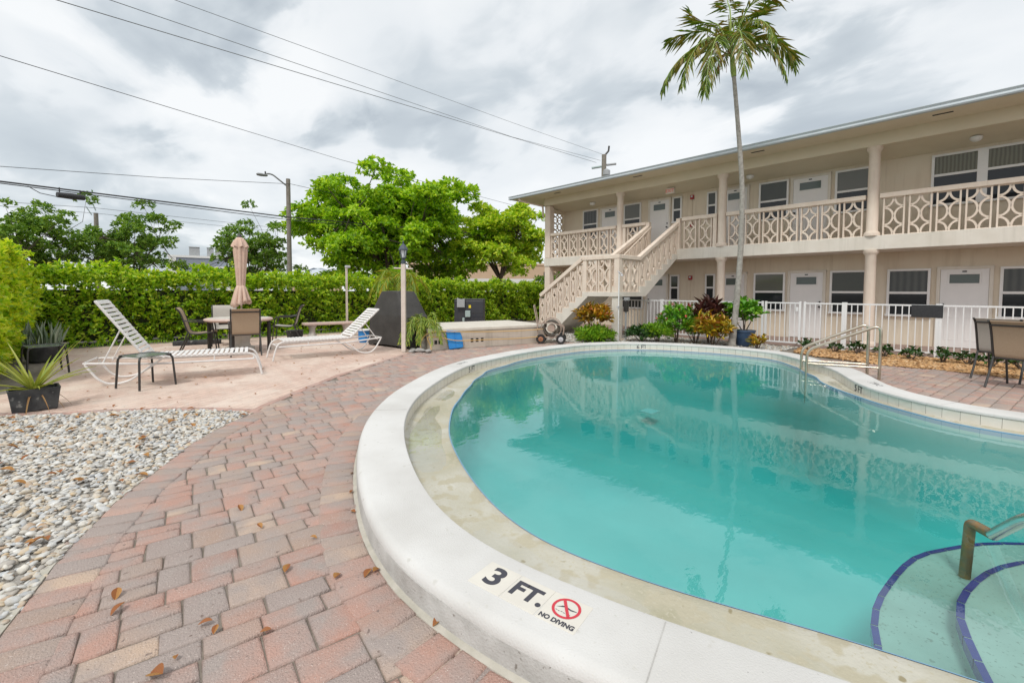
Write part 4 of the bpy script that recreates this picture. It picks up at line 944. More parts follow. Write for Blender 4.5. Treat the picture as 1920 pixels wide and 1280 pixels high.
def sling_chair(loc, rz, label, sling='taupe', proto=[None]):
    r = empty('patio_chair', loc, rz, label, 'chair', 'sling patio chairs')
    prof = [(-.43, .97), (-.38, .925), (-.345, .86), (-.30, .72), (-.255, .55), (-.225, .46), (-.17, .415), (-.05, .405), (.12, .42), (.24, .435), (.285, .42)]
    P = spline(prof, 4)
    mb = MB(); n = len(P); w = .245
    nr = np.gradient(P, axis=0); nr = np.stack([nr[:, 1], -nr[:, 0]], 1); nr /= np.hypot(*nr.T)[:, None]
    V = []
    for d in (.004, -.004):
        for s in (-1, 1): V += [(s*w, P[i, 0]+nr[i, 0]*d, P[i, 1]+nr[i, 1]*d) for i in range(n)]
    f = []
    for i in range(n-1): f += [(i, n+i, n+i+1, i+1), (2*n+i+1, 3*n+i+1, 3*n+i, 2*n+i), (i, i+1, 2*n+i+1, 2*n+i), (n+i, 3*n+i, 3*n+i+1, n+i+1)]
    f += [(0, 2*n, 3*n, n), (n-1, 2*n-1, 4*n-1, 3*n-1)]
    mb.add(V, f); mb.build('sling', M[sling], r, True)
    for s in (-1, 1):
        x = s*.262
        MB().tube([(x, a, b) for a, b in P], .015, 8).build('side_rail', M['black_metal'], r, True)
        MB().tube([(x, -.22, .44), (x*1.02, -.30, .22), (x*1.04, -.40, .0)], .015, 8).build('leg', M['black_metal'], r, True)
        MB().tube(arc_pts([(x, -.30, .70), (x*1.12, -.1, .665), (x*1.12, .22, .655), (x*1.06, .30, .0)], .06, 5), .014, 8).build('arm_leg', M['black_metal'], r, True)
        MB().box(x*1.12-.022, x*1.12+.022, -.18, .20, .668, .682).build('arm_rest', M['black_metal'], r, bevel=.008)
    MB().tube([(-.262, -.385, .905), (.262, -.385, .905)], .012, 8).build('back_bar', M['black_metal'], r, True)
    MB().tube([(-.262, -.215, .425), (.262, -.215, .425)], .012, 8).build('seat_bar', M['black_metal'], r, True)
    MB().tube([(-.262, .24, .415), (.262, .24, .415)], .012, 8).build('front_bar', M['black_metal'], r, True)
    return r
sling_chair((-11.98, 1.84, 0), R(-14), 'tan sling patio chair seen from the side at the left of the round table')
sling_chair((-10.84, 2.44, 0), R(79), 'tan sling patio chair with its back to the camera at the round table')
sling_chair((-12.98, 2.48, 0), R(-100), 'pale sling patio chair at the far side of the round table facing the camera', 'grey_sling')
sling_chair((-12.86, 3.86, 0), R(156), 'pale sling patio chair at the right of the round table by the hedge', 'grey_sling')
sling_chair((.42, 9.74, 0), R(-20), 'tan sling patio chair with its back to the pool on the brick deck')
sling_chair((.25, 10.60, 0), R(-18), 'pale sling patio chair partly hidden behind the tan chair on the brick deck', 'grey_sling')

tb = empty('round_table', (-11.62, 2.5, 0), R(20), 'round pink stone table with four dark legs', 'table')
MB().lathe([(.60, .66), (.66, .675), (.68, .70), (.665, .725), (.63, .735)], 40).build('table_top', M['pinkstone'], tb, True)
MB().lathe([(.60, .7352), (.60, .7375)], 40).build('top_inlay', M['paletop'], tb)
for x, y in ((.42, .42), (-.42, .42), (-.42, -.42), (.42, -.42)): MB().box(x-.028, x+.028, y-.028, y+.028, 0, .66).build('leg', M['black_metal'], tb)
MB().box(-.45, .45, -.012, .012, .6, .65).box(-.012, .012, -.45, .45, .60, .65).build('cross_frame', M['black_metal'], tb)
ps = empty('umbrella_base', (-11.62, 2.5, 0), 0, 'pale cast concrete umbrella base under the round table', 'umbrella base')
MB().lathe([(.30, 0), (.30, .07), (.22, .10), (.20, .18), (.24, .34), (.21, .42), (.13, .48), (.12, .55)], 8).build('pedestal', M['pedestal'], ps)
ub = empty('patio_umbrella', (-11.55, 2.53, 0), 0, 'closed faded pink patio umbrella standing through the round table', 'umbrella')
MB().tube([(0, 0, .5), (0, 0, 2.56)], .019, 10).build('pole', M['reel'], ub, True)
def wob(a, z): return 1+.10*math.sin(a*8+z*1.5)+.05*math.sin(a*3+z*4)
def pleat(a, k): return abs(math.sin(a*4.5+k))**.6-.6
MB().lathe([(.074, 1.40), (.082, 1.50), (.098, 1.75), (.114, 2.0), (.128, 2.2), (.126, 2.36), (.10, 2.46), (.06, 2.52), (.02, 2.55)], 90, wob=lambda a, z: 1+.26*pleat(a, .5*math.sin(z*2.3))+.07*math.sin(a*3+z*2)).build('canopy', M['umbrella'], ub, True)
nV = 72; V = []
for k, (rr, zz) in enumerate(((.158, 2.335), (.146, 2.38), (.118, 2.45), (.075, 2.51), (.035, 2.55))):
    for i in range(nV):
        a = 2*math.pi*i/nV; f_ = 1-k/4; V.append((rr*(1+.16*f_*math.cos(a*8))*math.cos(a), rr*(1+.16*f_*math.cos(a*8))*math.sin(a), zz-.03*f_*abs(math.sin(a*4))))
mb = MB(); mb.add(V, [(k*nV+i, k*nV+(i+1) % nV, (k+1)*nV+(i+1) % nV, (k+1)*nV+i) for k in range(4) for i in range(nV)])
mb.build('valance', M['umbrella'], ub, True)
nS = 80; V = []; rgs = np.random.default_rng(4); ph = rgs.uniform(0, 6.28, 4)
for k, (rr, zz) in enumerate(((.074, 1.46), (.092, 1.41), (.112, 1.34), (.130, 1.26), (.146, 1.18), (.160, 1.10), (.170, 1.04))):
    for i in range(nS):
        a = 2*math.pi*i/nS; pl_ = (.10+.05*k)*(abs(math.sin(a*4.5+ph[0]+k*.10))**.7-.6)*1.6+.08*(k/6)*math.sin(a*2+ph[1]); dz = (k/6)**1.2*(.03*math.sin(a*4.5*2)+.05*math.sin(a*1+ph[3])+.02*math.sin(a*3))
        V.append((rr*(1+pl_)*math.cos(a), rr*(1+pl_)*math.sin(a), zz+dz))
mb = MB(); mb.add(V, [(k*nS+i, k*nS+(i+1) % nS, (k+1)*nS+(i+1) % nS, (k+1)*nS+i) for k in range(6) for i in range(nS)])
o = mb.build('skirt', M['umbrella'], ub, True); sm = o.modifiers.new('thick', 'SOLIDIFY'); sm.thickness = .006
MB().tube([(.078*math.cos(t), .078*math.sin(t), 1.43) for t in np.linspace(0, 6.283, 20, endpoint=False)], .012, 6, closed=True).build('tie_strap', M['umbrella'], ub, True)
MB().lathe([(.05, 2.535), (.055, 2.555), (.035, 2.59), (.01, 2.62)], 12).build('finial', M['black_metal'], ub, True)

bn = empty('stone_bench', (-13.35, 5.2, 0), R(84), 'low pink stone bench with two curved legs by the hedge', 'bench')
MB().box(-.72, .72, -.19, .19, .36, .43).build('seat', M['pinkstone'], bn, bevel=.015)
for x in (-.48, .48):
    o = MB().lathe([(.19, 0), (.19, .05), (.14, .10), (.11, .19), (.13, .28), (.18, .33), (.18, .357)], 10).build('leg', M['pedestal'], bn, True); o.location = (x, 0, 0); o.scale = (.72, .8, 1)

# covered grill: a draped cover
gr = empty('covered_grill', (-10.05, 5.62, 0), R(9), 'large grill under a charcoal fabric cover', 'grill')
cols = 60; prof = [(1.02, 0.03), (1.0, .25), (.985, .5), (.975, .74), (.955, .80), (.915, .84), (.50, 1.30), (.44, 1.345), (.10, 1.36)]
V = []
for j, (k, z) in enumerate(prof):
    for i in range(cols):
        a = 2*math.pi*i/cols; cx_, sx_ = math.cos(a), math.sin(a); e = .22
        x = .78*math.copysign(abs(cx_)**e, cx_); y = .36*math.copysign(abs(sx_)**e, sx_)
        kx = k if z < .8 else k*.92; ky = (.62+.36*k if z > 1.2 else k) if z > .8 else k
        rp = 1+(.035*math.sin(a*9+1)+.02*math.sin(a*17))*max(0, (.95-z))
        V.append((x*kx*rp, y*ky*rp, z+(.03*math.sin(a*2) if .8 < z < 1.2 else 0)+(.02*math.sin(a*7) if j == 0 else 0)))
L_ = len(prof); fs = [(j*cols+i, j*cols+(i+1) % cols, (j+1)*cols+(i+1) % cols, (j+1)*cols+i) for j in range(L_-1) for i in range(cols)]
fs.append(tuple((L_-1)*cols+i for i in range(cols)))
mb = MB(); mb.add(V, fs); o = mb.build('cover', M['grill'], gr, True)
MB().cbox((-.33, -.262, 1.21), .10, .008, .03, None).build('label_patch', M['hub'], o).rotation_euler = (0, 0, 0)
for x in (-.6, .6): MB().lathe([(.05, 0), (.05, .04)], 10, (x, -.25, 0)).build('caster', M['rubber'], gr)

lp = empty('lamp_post', (-8.88, 5.10, 0), R(46.5), 'cream wooden lamp post with crossbar and dark lantern', 'lamp post')
MB().box(-.046, .046, -.046, .046, 0, 1.95).build('post', M['postwhite'], lp, bevel=.006)
MB().tube([(-.21, 0, 1.86), (.21, 0, 1.845)], .016, 8).build('crossbar', M['postwhite'], lp, True)
MB().lathe([(.05, 1.95), (.052, 2.02), (.035, 2.03), (.03, 2.06), (.06, 2.075)], 12).build('fitter', M['lantern'], lp, True)
mb = MB()
for k in range(6):
    a = k*math.pi/3; mb.bar((.05*math.cos(a), .05*math.sin(a), 2.075), (.085*math.cos(a), .085*math.sin(a), 2.25), .010, .010)
mb.lathe([(.045, 2.07), (.058, 2.08), (.05, 2.09)], 6).lathe([(.105, 2.25), (.10, 2.28), (.075, 2.32), (.05, 2.36), (.03, 2.38), (.012, 2.40), (.016, 2.42), (.006, 2.47)], 12)
mb.build('lantern_cage', M['lantern'], lp)
MB().lathe([(.042, 2.092), (.074, 2.248)], 6).build('glass_pane', M['lampglass'], lp)

# raised slab with breather holes
dk = empty('raised_platform', (0, 0, 0), 0, 'low beige masonry platform with pale slab top and square vent holes', 'platform')
a, b, c, d = [Vector(p) for p in ((-8.75, 5.68, 0), (-8.12, 8.95, 0), (-10.0, 9.3, 0), (-10.6, 6.05, 0))]
mb = MB(); mb.add([(p.x, p.y, z) for z in (-.02, .40) for p in (a, b, c, d)], [(3, 2, 1, 0), (4, 5, 6, 7)]+[(i, (i+1) % 4, 4+(i+1) % 4, 4+i) for i in range(4)]); mb.build('wall', M['tubwall'], dk, bevel=.02)
ctr = (a+b+c+d)/4
mb = MB(); q = [ctr+(p-ctr)*1.018 for p in (a, b, c, d)]
mb.add([(p.x, p.y, z) for z in (.402, .49) for p in q], [(3, 2, 1, 0), (4, 5, 6, 7)]+[(i, (i+1) % 4, 4+(i+1) % 4, 4+i) for i in range(4)]); mb.build('slab_top', M['tubtop'], dk, bevel=.02)
ab = (b-a).normalized(); nrm = Vector((ab.y, -ab.x, 0))
Tf = Matrix.Translation(a)@Matrix((ab, nrm, (0, 0, 1))).transposed().to_4x4()
for t in (.16, 1.10, 1.24, 1.38, .26): MB().box(t-.035, t+.035, .0, .004, .13, .22, Tf).build('vent_hole', M['dark'], dk)
kb = empty('blue_plastic_tray', a+ab*.62+nrm*.10, math.atan2(ab.y, ab.x), 'bright blue plastic tray leaning on the beige platform', 'tray')
Tk = Matrix.Rotation(R(-13), 4, 'X')
mb = MB(); mb.prism([(-.17, 0), (-.14, -.0), (.17, .02), (.20, .05), (.19, .28), (.15, .40), (.10, .42), (-.19, .46), (-.21, .42)], .05, Tk@Matrix(((1, 0, 0, 0), (0, 0, -1, .02), (0, 1, 0, 0), (0, 0, 0, 1)))); mb.build('tray', M['blue'], kb, bevel=.02)
MB().box(-.10, .12, -.036, -.031, .22, .24, Tk).box(-.01, .005, -.036, -.031, .05, .40, Tk).build('ribs', M['blue'], kb)
ht = empty('pool_heater', (-11.35, 8.9, 0), R(46), 'black pool heater cabinet with grey control box by the hedge', 'heater')
MB().box(-.46, .46, -.35, .35, 0, 1.08).build('cabinet', M['heater'], ht, bevel=.03)
MB().box(-.465, .465, -.355, .355, 1.081, 1.12).build('lid', M['heater'], ht, bevel=.02)
mb = MB(); mb.prism([(0, 0), (.24, 0), (.24, .28), (.12, .24), (0, .30)], .10, Matrix.Translation((-.36, -.36, .86))@Matrix(((1, 0, 0, 0), (0, 0, -1, 0), (0, 1, 0, 0), (0, 0, 0, 1)))); mb.build('control_box', M['greybox'], ht, bevel=.01)
MB().box(-.005, .065, -.358, -.352, .84, .93).build('sticker', M['yellow'], ht)
MB().box(-.11, .05, -.42, -.352, .56, .76).box(-.20, -.13, -.40, -.352, .42, .54).build('junction_box', M['meter'], ht, bevel=.01)
for k in range(5): MB().box(.10, .42, -.362, -.352, .2+.12*k, .22+.12*k).build('louvre', M['heater'], ht)
hc = empty('hose_reel_cart', (-7.92, 8.95, 0), R(38), 'four wheeled tan hose reel cart with coiled hose', 'hose cart')
T = Matrix.Identity(4)
for s in (-1, 1):
    MB().tube(arc_pts([(-.34, s*.2, .08), (-.36, s*.2, .50), (-.46, s*.18, .98), (-.46, 0, 1.0)], .06, 5), .014, 8).build('handle_tube', M['reel'], hc, True)
    MB().tube(arc_pts([(-.36, s*.2, .16), (.30, s*.2, .16), (.34, s*.2, .45), (.0, s*.2, .56), (-.35, s*.2, .5)], .08, 5), .012, 8).build('frame_tube', M['reel'], hc, True)
    for x, hb in ((-.26, 'rusthub'), (.26, 'hub')):
        w_ = MB().lathe([(.05, -.03), (.115, -.035), (.125, -.015), (.125, .015), (.115, .035), (.05, .03)], 20).build('wheel', M['rubber'], hc, True); w_.matrix_basis = Matrix.Translation((x, s*.26, .125))@Matrix.Rotation(R(90), 4, 'X')
        MB().lathe([(.065, -.037), (.02, -.05), (.02, .05), (.065, .037)], 14).build('rim', M[hb], w_, True)
dr = MB().tube([(0, -.17, .40), (0, .17, .40)], .10, 16).build('drum', M['reel'], hc, True)
mb = MB()
for k in range(5): mb.tube([(.19*math.cos(t), -.14+.07*k, .40+.19*math.sin(t)) for t in np.linspace(0, 6.283, 24, endpoint=False)], .026, 8, closed=True)
mb.build('coiled_hose', M['oldhose'], hc, True)
for s in (-1, 1): MB().tube([(.26*math.cos(t), s*.19, .40+.26*math.sin(t)) for t in np.linspace(0, 6.283, 28, endpoint=False)], .010, 6, closed=True).build('reel_disc', M['reel'], hc, True)
hp = spline([(-8.0, 8.75, .38), (-8.15, 8.2, .36), (-8.38, 7.2, .37), (-8.56, 6.3, .405), (-8.66, 5.85, .43), (-8.80, 5.62, .36), (-8.83, 5.50, .16), (-8.72, 5.48, .03), (-8.6, 5.62, .02), (-8.68, 5.66, .12), (-8.72, 5.62, .30), (-8.62, 5.85, .30), (-8.5, 6.3, .20), (-8.33, 7.1, .185), (-8.12, 8.1, .17), (-7.95, 8.75, .2)], 6)
tag(MB().tube(hp, .011, 6).build('garden_hose', M['hose'], None, True), 'yellow garden hose strung along the beige platform', 'hose')
for i, (x, y, s) in enumerate(((-8.78, 5.28, .07), (-8.62, 5.36, .09), (-8.70, 5.18, .06), (-8.45, 5.46, .075), (-8.95, 5.36, .06))):
    v0, f0 = I1; a_ = rng.uniform(0, 6); V = v0*np.array([s*1.3, s, s*.6])*(1+rng.normal(0, .13, (len(v0), 1)))
    o = mesh_np('loose_stone', V+np.array([0, 0, s*.45]), f0, M['rock'], None); o.location = (x, y, 0); o.rotation_euler = (0, 0, a_)
    tag(o, 'loose grey stone lying at the foot of the shaggy palm by the lamp post', 'stone', 'loose stones by the lamp post')
bk = empty('bucket', (-11.35, 5.35, 0), 0, 'bright blue bucket behind the sun lounger beside the grill', 'bucket')
MB().lathe([(.14, 0), (.17, .30), (.18, .31), (.165, .31), (.16, .05)], 20).build('pail', M['blue'], bk, True)
MB().lathe([(.182, .31), (.18, .33), (.1, .345), (.02, .35)], 20).build('lid', M['white'], bk, True)
sp = empty('short_post', (-14.55, 6.25, 0), 0, 'thin pale post with a small lamp head in front of the hedge', 'post')
MB().box(-.027, .027, -.027, .027, 0, 2.12).build('post', M['postwhite'], sp); MB().cbox((0, .04, 2.15), .10, .16, .08).build('lamp_head', M['hub'], sp, bevel=.02)

# ================================================================== PLANTS
def hedge(name, x0, x1, y0, y1, h, faces, m, dens, L, label, top=None):
    r = empty(name, ((x0+x1)/2, (y0+y1)/2, 0), 0, label, 'hedge'); o0 = np.array([(x0+x1)/2, (y0+y1)/2, 0])
    C = []; Nn = []
    def bulge(p): return .10*np.sin(p[:, 0]*2.3+p[:, 2]*2.1)+.08*np.sin(p[:, 1]*2.9+p[:, 2]*3.3+1)+.05*np.sin(p[:, 1]*7+p[:, 0]*6)
    for f in faces:
        if f == 'top': a = (x1-x0)*(y1-y0)
        elif f in ('+x', '-x'): a = (y1-y0)*h
        else: a = (x1-x0)*h
        n = int(a*dens*(.9 if f == 'top' else 1)); p = np.stack([rng.uniform(x0, x1, n), rng.uniform(y0, y1, n), rng.uniform(.05, h, n)], 1); nn = np.zeros((n, 3))
        if f == 'top': p[:, 2] = h; nn[:, 2] = 1
        elif f == '+x': p[:, 0] = x1; nn[:, 0] = 1
        elif f == '-x': p[:, 0] = x0; nn[:, 0] = -1
        elif f == '+y': p[:, 1] = y1; nn[:, 1] = 1
        else: p[:, 1] = y0; nn[:, 1] = -1
        p += nn*(bulge(p)[:, None]+rng.uniform(-.22, .04, (n, 1))+ (rng.uniform(0, 1, (n, 1)) > .93)*rng.uniform(0, .16, (n, 1)))
        if top: p[:, 2] *= top(p)/h
        nn = nn*.75+np.array([0, 0, .55])+rng.normal(0, .35, (n, 3)); C.append(p); Nn.append(nn)
    C = np.concatenate(C); Nn = np.concatenate(Nn)
    B, Dr, Up = rosettes(C, Nn, 8, L, 1.0)
    leaves_mesh('foliage', B-o0, Dr, Up, L*rng.uniform(.7, 1.25, len(B)), L*.55*rng.uniform(.8, 1.2, len(B)), M[m], r)
    MB().box(x0+.28-o0[0], x1-.28-o0[0], y0+.28-o0[1], y1-.28-o0[1], .1, h-.45).build('shade_core', M['core'], r)  # solid box blocking the view through the leaves, coloured dark as inner shade
    return r
hedge('hedge', -16.2, -14.75, -1.5, 16.5, 1.80, ('+x', 'top', '+y'), 'hedge', 165, .105, 'long clipped green hedge behind the patio table and grill', top=lambda p: 1.80-.008*(p[:, 1]-2)-.03*np.sin(p[:, 1]*1.7))
hedge('hedge', -14.6, -9.0, -2.4, -1.0, 2.15, ('+y', 'top', '+x'), 'hedge_l', 190, .10, 'bright yellow green hedge at the left edge of the photo')

def crown_tree(name, loc, h0, H, rx, ry, nclump, rcl, per, L, m, label, group=None, trunk_r=.25, lean=(0, 0), spread=1.0, flat=.62, seed=1, bark='bark', ragged=.25):
    rg = np.random.default_rng(seed)
    r = empty(name, loc, 0, label, 'tree', group)
    cz = (h0+H)/2; hz = (H-h0)/2
    cl = []
    for i in range(nclump):
        u = rg.normal(size=3); u /= np.linalg.norm(u)
        if u[2] < -.8: u[2] *= -.6
        k = rg.uniform(.60, 1.0) if i % 4 else rg.uniform(.25, .65)
        k *= 1+rg.normal(0, ragged*.35)
        bz = u[2]*hz*k
        wid = 1.0 if bz > -.3*hz else 1.0
        cl.append((u[0]*rx*k*wid, u[1]*ry*k*wid, cz+bz, rcl*rg.uniform(.65, 1.25)))
    mb = MB(); fork = Vector((lean[0]*.3, lean[1]*.3, h0+(H-h0)*.12))
    mb.tube([(0, 0, -.1), (lean[0]*.1, lean[1]*.1, fork.z*.5), fork], [trunk_r*1.25, trunk_r, trunk_r*.85], 10)
    mains = []
    for i in range(7):
        a = i*.9+rg.uniform(0, .5); e = Vector((rx*.5*math.cos(a), ry*.5*math.sin(a), h0+(H-h0)*rg.uniform(.35, .75))); md = fork.lerp(e, .5)+Vector((0, 0, .25))
        mb.tube([fork, md, e], [trunk_r*.55, trunk_r*.36, trunk_r*.2], 7); mains.append(e)
    for c in cl:
        p = Vector(c[:3]); e = min(mains, key=lambda q: (q-p).length); md = e.lerp(p, .5)+Vector((rg.normal()*.15, rg.normal()*.15, -.1))
        mb.tube([e, md, p], [trunk_r*.17, trunk_r*.10, trunk_r*.05], 5, cap=False)
    mb.build('trunk', M[bark], r, True)
    C = []; Nn = []
    for x, y, z, rc in cl:
        n = int(per*rc*rc/(rcl*rcl)); u = rg.normal(size=(n, 3)); u /= np.linalg.norm(u, axis=1, keepdims=True); u[:, 2] = np.where(u[:, 2] < -.35, -u[:, 2]*.8, u[:, 2])
        k = rg.uniform(.5, 1.08, (n, 1))**.6
        C.append(u*k*np.array([rc, rc, rc*flat])+np.array([x, y, z])); Nn.append(u*np.array([.8, .8, .8])+np.array([0, 0, .6]))
    C = np.concatenate(C); Nn = np.concatenate(Nn)
    B, Dr, Up = rosettes(C, Nn, 6, L, spread)
    leaves_mesh('crown', B, Dr, Up, L*rng.uniform(.7, 1.25, len(B)), L*.58*rng.uniform(.8, 1.2, len(B)), M[m], r, droop=.3)
    return r
crown_tree('broadleaf_tree', (-26.3, 14.1, 0), .9, 8.45, 5.0, 5.3, 200, 1.0, 58, .27, 'almond', 'large bright green broadleaf tree rising behind the hedge', trunk_r=.36, seed=5, ragged=.45)
crown_tree('broadleaf_tree', (-22.6, 20.3, 0), 1.5, 7.1, 3.3, 3.3, 95, .72, 42, .24, 'almond2', 'smaller yellow green tree close to the left end of the apartment block', trunk_r=.2, seed=11)
for i, (x, y, hh, rr, sd, lb) in enumerate(((-34.9, -2.4, 6.0, 2.8, 21, 'dark fine leaved tree behind the hedge at the far left edge'), (-34.9, 1.9, 5.7, 3.1, 22, 'dark fine leaved tree behind the hedge around the distant utility pole'), (-34.0, 8.1, 5.6, 2.7, 23, 'dark fine leaved tree behind the closed pink umbrella'))):
    crown_tree('small_tree', (x, y, 0), 1.0, hh, rr, rr, 95, .50, 30, .16, 'darktree', lb, 'dark trees beyond the hedge', trunk_r=.12, seed=sd, flat=.8, ragged=.75)
crown_tree('small_tree', (-16.6, 19.0, 0), 1.0, 2.5, 1.1, 1.1, 18, .45, 40, .12, 'darktree', 'small dark bush beside the left corner of the apartment block', None, trunk_r=.08, seed=31)
crown_tree('small_tree', (-39, 2.4, 0), 1.0, 2.9, 1.6, 1.6, 16, .6, 40, .16, 'almond2', 'low light green bush far behind the hedge', None, trunk_r=.08, seed=33)

def frond_leaves(P, Wl, nl, rg, hang=.5, wleaf=.03, tipfrac=1.0):
    """leaflets both sides of a rachis curve"""
    P = np.array(P); t = np.linspace(.12, .99, nl); s = np.linspace(0, 1, len(P)); B = []; Dr = []; Up = []; L = []
    for k, tt_ in enumerate(t):
        p = np.array([np.interp(tt_, s, P[:, i]) for i in range(3)]); q = np.array([np.interp(min(tt_+.03, 1), s, P[:, i]) for i in range(3)]); d = q-p; d /= np.linalg.norm(d)+1e-9
        sd = np.cross(d, (0, 0, 1)); sd /= np.linalg.norm(sd)+1e-9
        for sg in (-1, 1):
            B.append(p); Dr.append(sd*sg*(1-.55*tt_)+d*(.55+.6*tt_)+np.array([0, 0, -hang*rg.uniform(.5, 1.4)])+rg.normal(0, .12, 3)); Up.append(np.array([0, 0, 1.])+sd*sg*-.3); L.append(Wl*(math.sin(math.pi*min(.97, tt_*.80+.14))**.6)*rg.uniform(.55, 1.15))
    return B, Dr, Up, L
# tall palm
rg = np.random.default_rng(3)
pa = empty('palm_tree', (-4.36, 11.74, 0), 0, 'tall slender palm tree with pale trunk rising in front of the balcony', 'palm tree')
tp = [Vector(p)-Vector((-4.36, 11.74, 0)) for p in ((-4.37, 11.74, -.05), (-4.28, 11.78, 1.21), (-4.23, 11.8, 2.66), (-4.24, 11.79, 3.96), (-4.34, 11.75, 5.27), (-4.47, 11.7, 6.68))]
tq = spline([tuple(p) for p in tp], 10)
rad = np.interp(np.linspace(0, 1, len(tq)), [0, .04, .12, .5, 1], [.12, .09, .072, .058, .045])*(1+.03*np.sin(np.arange(len(tq))*2.2))
MB().tube([tuple(p) for p in tq], list(rad), 14).build('trunk', M['palmbark'], pa, True)
top = Vector(tq[-1]); ax = Vector((-.10, -.03, 1)).normalized()
MB().tube([top-ax*.03, top+ax*.12, top+ax*.35, top+ax*.6], [.055, .068, .06, .04], 12).build('crownshaft', M['palmgreen'], pa, True)
MB().tube([top+ax*.40, top+ax*.75, top+ax*1.1, top+ax*1.5], [.045, .035, .02, .008], 8).build('spear_leaf', M['frond'], pa, True)
rightv = Vector(_right); fwdv = Vector(_fwd)
PS = .84
specs = [(178, 2.0, .55, -.95, .62), (200, 1.75, .35, -1.3, .6), (225, 1.75, .05, -1.75, .62), (8, 2.05, .95, -.15, .6), (-12, 1.7, .55, -.75, .58), (-40, 1.4, .2, -1.0, .5), (155, 1.7, 1.35, .45, .58), (60, 1.5, 1.9, 1.2, .55), (290, 1.4, .8, -.5, .5), (260, 1.3, .25, -1.3, .55), (125, 1.4, 2.0, 1.4, .55), (75, 1.1, 2.3, 2.0, .5), (320, 1.3, 1.6, .6, .5), (25, 1.3, 1.9, 1.2, .55), (100, 1.3, .5, -.5, .55)]
for az, ln, up_, end, wl in specs:
    ln *= PS; wl *= .92; a = R(az); dh = rightv*math.cos(a)+fwdv*math.sin(a)
    base = top+ax*rg.uniform(.42, .75)
    P = [base, base+dh*ln*.30+Vector((0, 0, up_*.45)), base+dh*ln*.62+Vector((0, 0, up_*.5+end*.12)), base+dh*ln*.88+Vector((0, 0, up_*.35+end*.5)), base+dh*ln*1.0+Vector((0, 0, up_*.2+end*.9))]
    P = spline([tuple(p) for p in P], 6)
    fr_ = MB().tube([tuple(p) for p in P], list(np.linspace(.022, .006, len(P))), 6).build('frond', M['palmgreen'], pa, True)
    B, Dr, Up, L = frond_leaves(P, wl*1.15, 40, rg, .36)
    leaves_mesh('leaflets', np.array(B), np.array(Dr), np.array(Up), np.array(L), .036, M['frond'], fr_, fold=.15, droop=.12)
mb = MB()
for k in range(14):
    a = rg.uniform(0, 6.28); d = Vector((math.cos(a), math.sin(a), 0)); b_ = top+ax*.5
    mb.tube([b_, b_+d*.15+Vector((0, 0, .1)), b_+d*.28+Vector((0, 0, -.1)), b_+d*.33+Vector((0, 0, -.45*rg.uniform(.6, 1.2)))], .007, 4)
mb.build('flower_strands', M['drybrown'], pa, True)

def shaggy_palm(name, loc, n, ln, m, label, seed, up=1.0, wl=.3, cat='palm', nl=26, lw=.026, trunk=.5):
    rg = np.random.default_rng(seed); r = empty(name, loc, 0, label, cat)
    MB().tube([(0, 0, -.02), (0, 0, trunk*.6), (0.02, 0, trunk)], [.09, .075, .05], 9).build('trunk', M['palmbark'], r, True)
    allB, allD, allU, allL = [], [], [], []; st_ = MB()
    for k in range(n):
        a = k*2.4+rg.uniform(-.3, .3); d = Vector((math.cos(a), math.sin(a), 0)); L = ln*rg.uniform(.75, 1.15); u = up*rg.uniform(.55, 1.3); b_ = Vector((0, 0, trunk))
        P = spline([tuple(p) for p in (b_, b_+d*L*.25+Vector((0, 0, u*.45*L)), b_+d*L*.6+Vector((0, 0, u*.55*L)), b_+d*L*.9+Vector((0, 0, u*.25*L)), b_+d*L*1.05+Vector((0, 0, -.15*L)))], 4)
        st_.tube([tuple(p) for p in P], list(np.linspace(.012, .004, len(P))), 5)
        B, Dr, Up, Ln = frond_leaves(P, wl, nl, rg, .16); allB += B; allD += Dr; allU += Up; allL += Ln
    st_.build('stems', M['palmgreen'], r, True)
    leaves_mesh('fronds', np.array(allB), np.array(allD), np.array(allU), np.array(allL), lw, M[m], r, fold=.2, droop=.08)
    return r
shaggy_palm('shaggy_palm', (-8.98, 5.66, 0), 24, .50, 'fanleaf', 'shaggy green and straw palm between the lamp post and the platform', 41, 1.6, .20, trunk=.26, lw=.017)
shaggy_palm('golden_palm', (-11.9, 6.7, 0), 15, .80, 'areca', 'golden green palm rising behind the covered grill', 42, 1.3, .34, nl=34, trunk=1.25)
def bush(name, loc, h, rx, m, L, Wd, nsh, label, seed, k=7, spread=.9, cat='shrub', stems=6, up=.8, extra=None, z0=.1):
    rg = np.random.default_rng(seed); r = empty(name, loc, 0, label, cat)
    mb = MB(); tips = []
    for i in range(nsh):
        u = rg.normal(size=3); u /= np.linalg.norm(u); u[2] = abs(u[2])*.9 if rg.uniform() < .8 else -abs(u[2])*.5; kk = rg.uniform(.55, 1.05)
        tips.append((u[0]*rx*kk, u[1]*rx*kk, z0+(h-z0)*(.5+.5*u[2]*kk)))
    for i in range(stems):
        t = tips[i*max(1, nsh//stems) % nsh]; mb.tube([(t[0]*.12, t[1]*.12, 0), (t[0]*.5, t[1]*.5, t[2]*.5), t], [.016, .011, .006], 5)
    mb.build('stems', M['bark'], r, True)
    C = np.array(tips); Nn = C-np.array([0, 0, h*.25]); Nn /= np.linalg.norm(Nn, axis=1, keepdims=True); Nn = Nn*.7+np.array([0, 0, up])
    B, Dr, Up = rosettes(C, Nn, k, L, spread)
    leaves_mesh('foliage', B, Dr, Up, L*rg.uniform(.7, 1.2, len(B)), Wd*rg.uniform(.8, 1.2, len(B)), M[m], r, droop=.35)
    if extra:
        idx = rg.choice(len(C), extra, replace=False); B, Dr, Up = rosettes(C[idx]+Nn[idx]*.06, Nn[idx], 6, .055, 1.0)
        leaves_mesh('flowers', B, Dr, Up, .06, .04, M['redflower'], r)
    return r
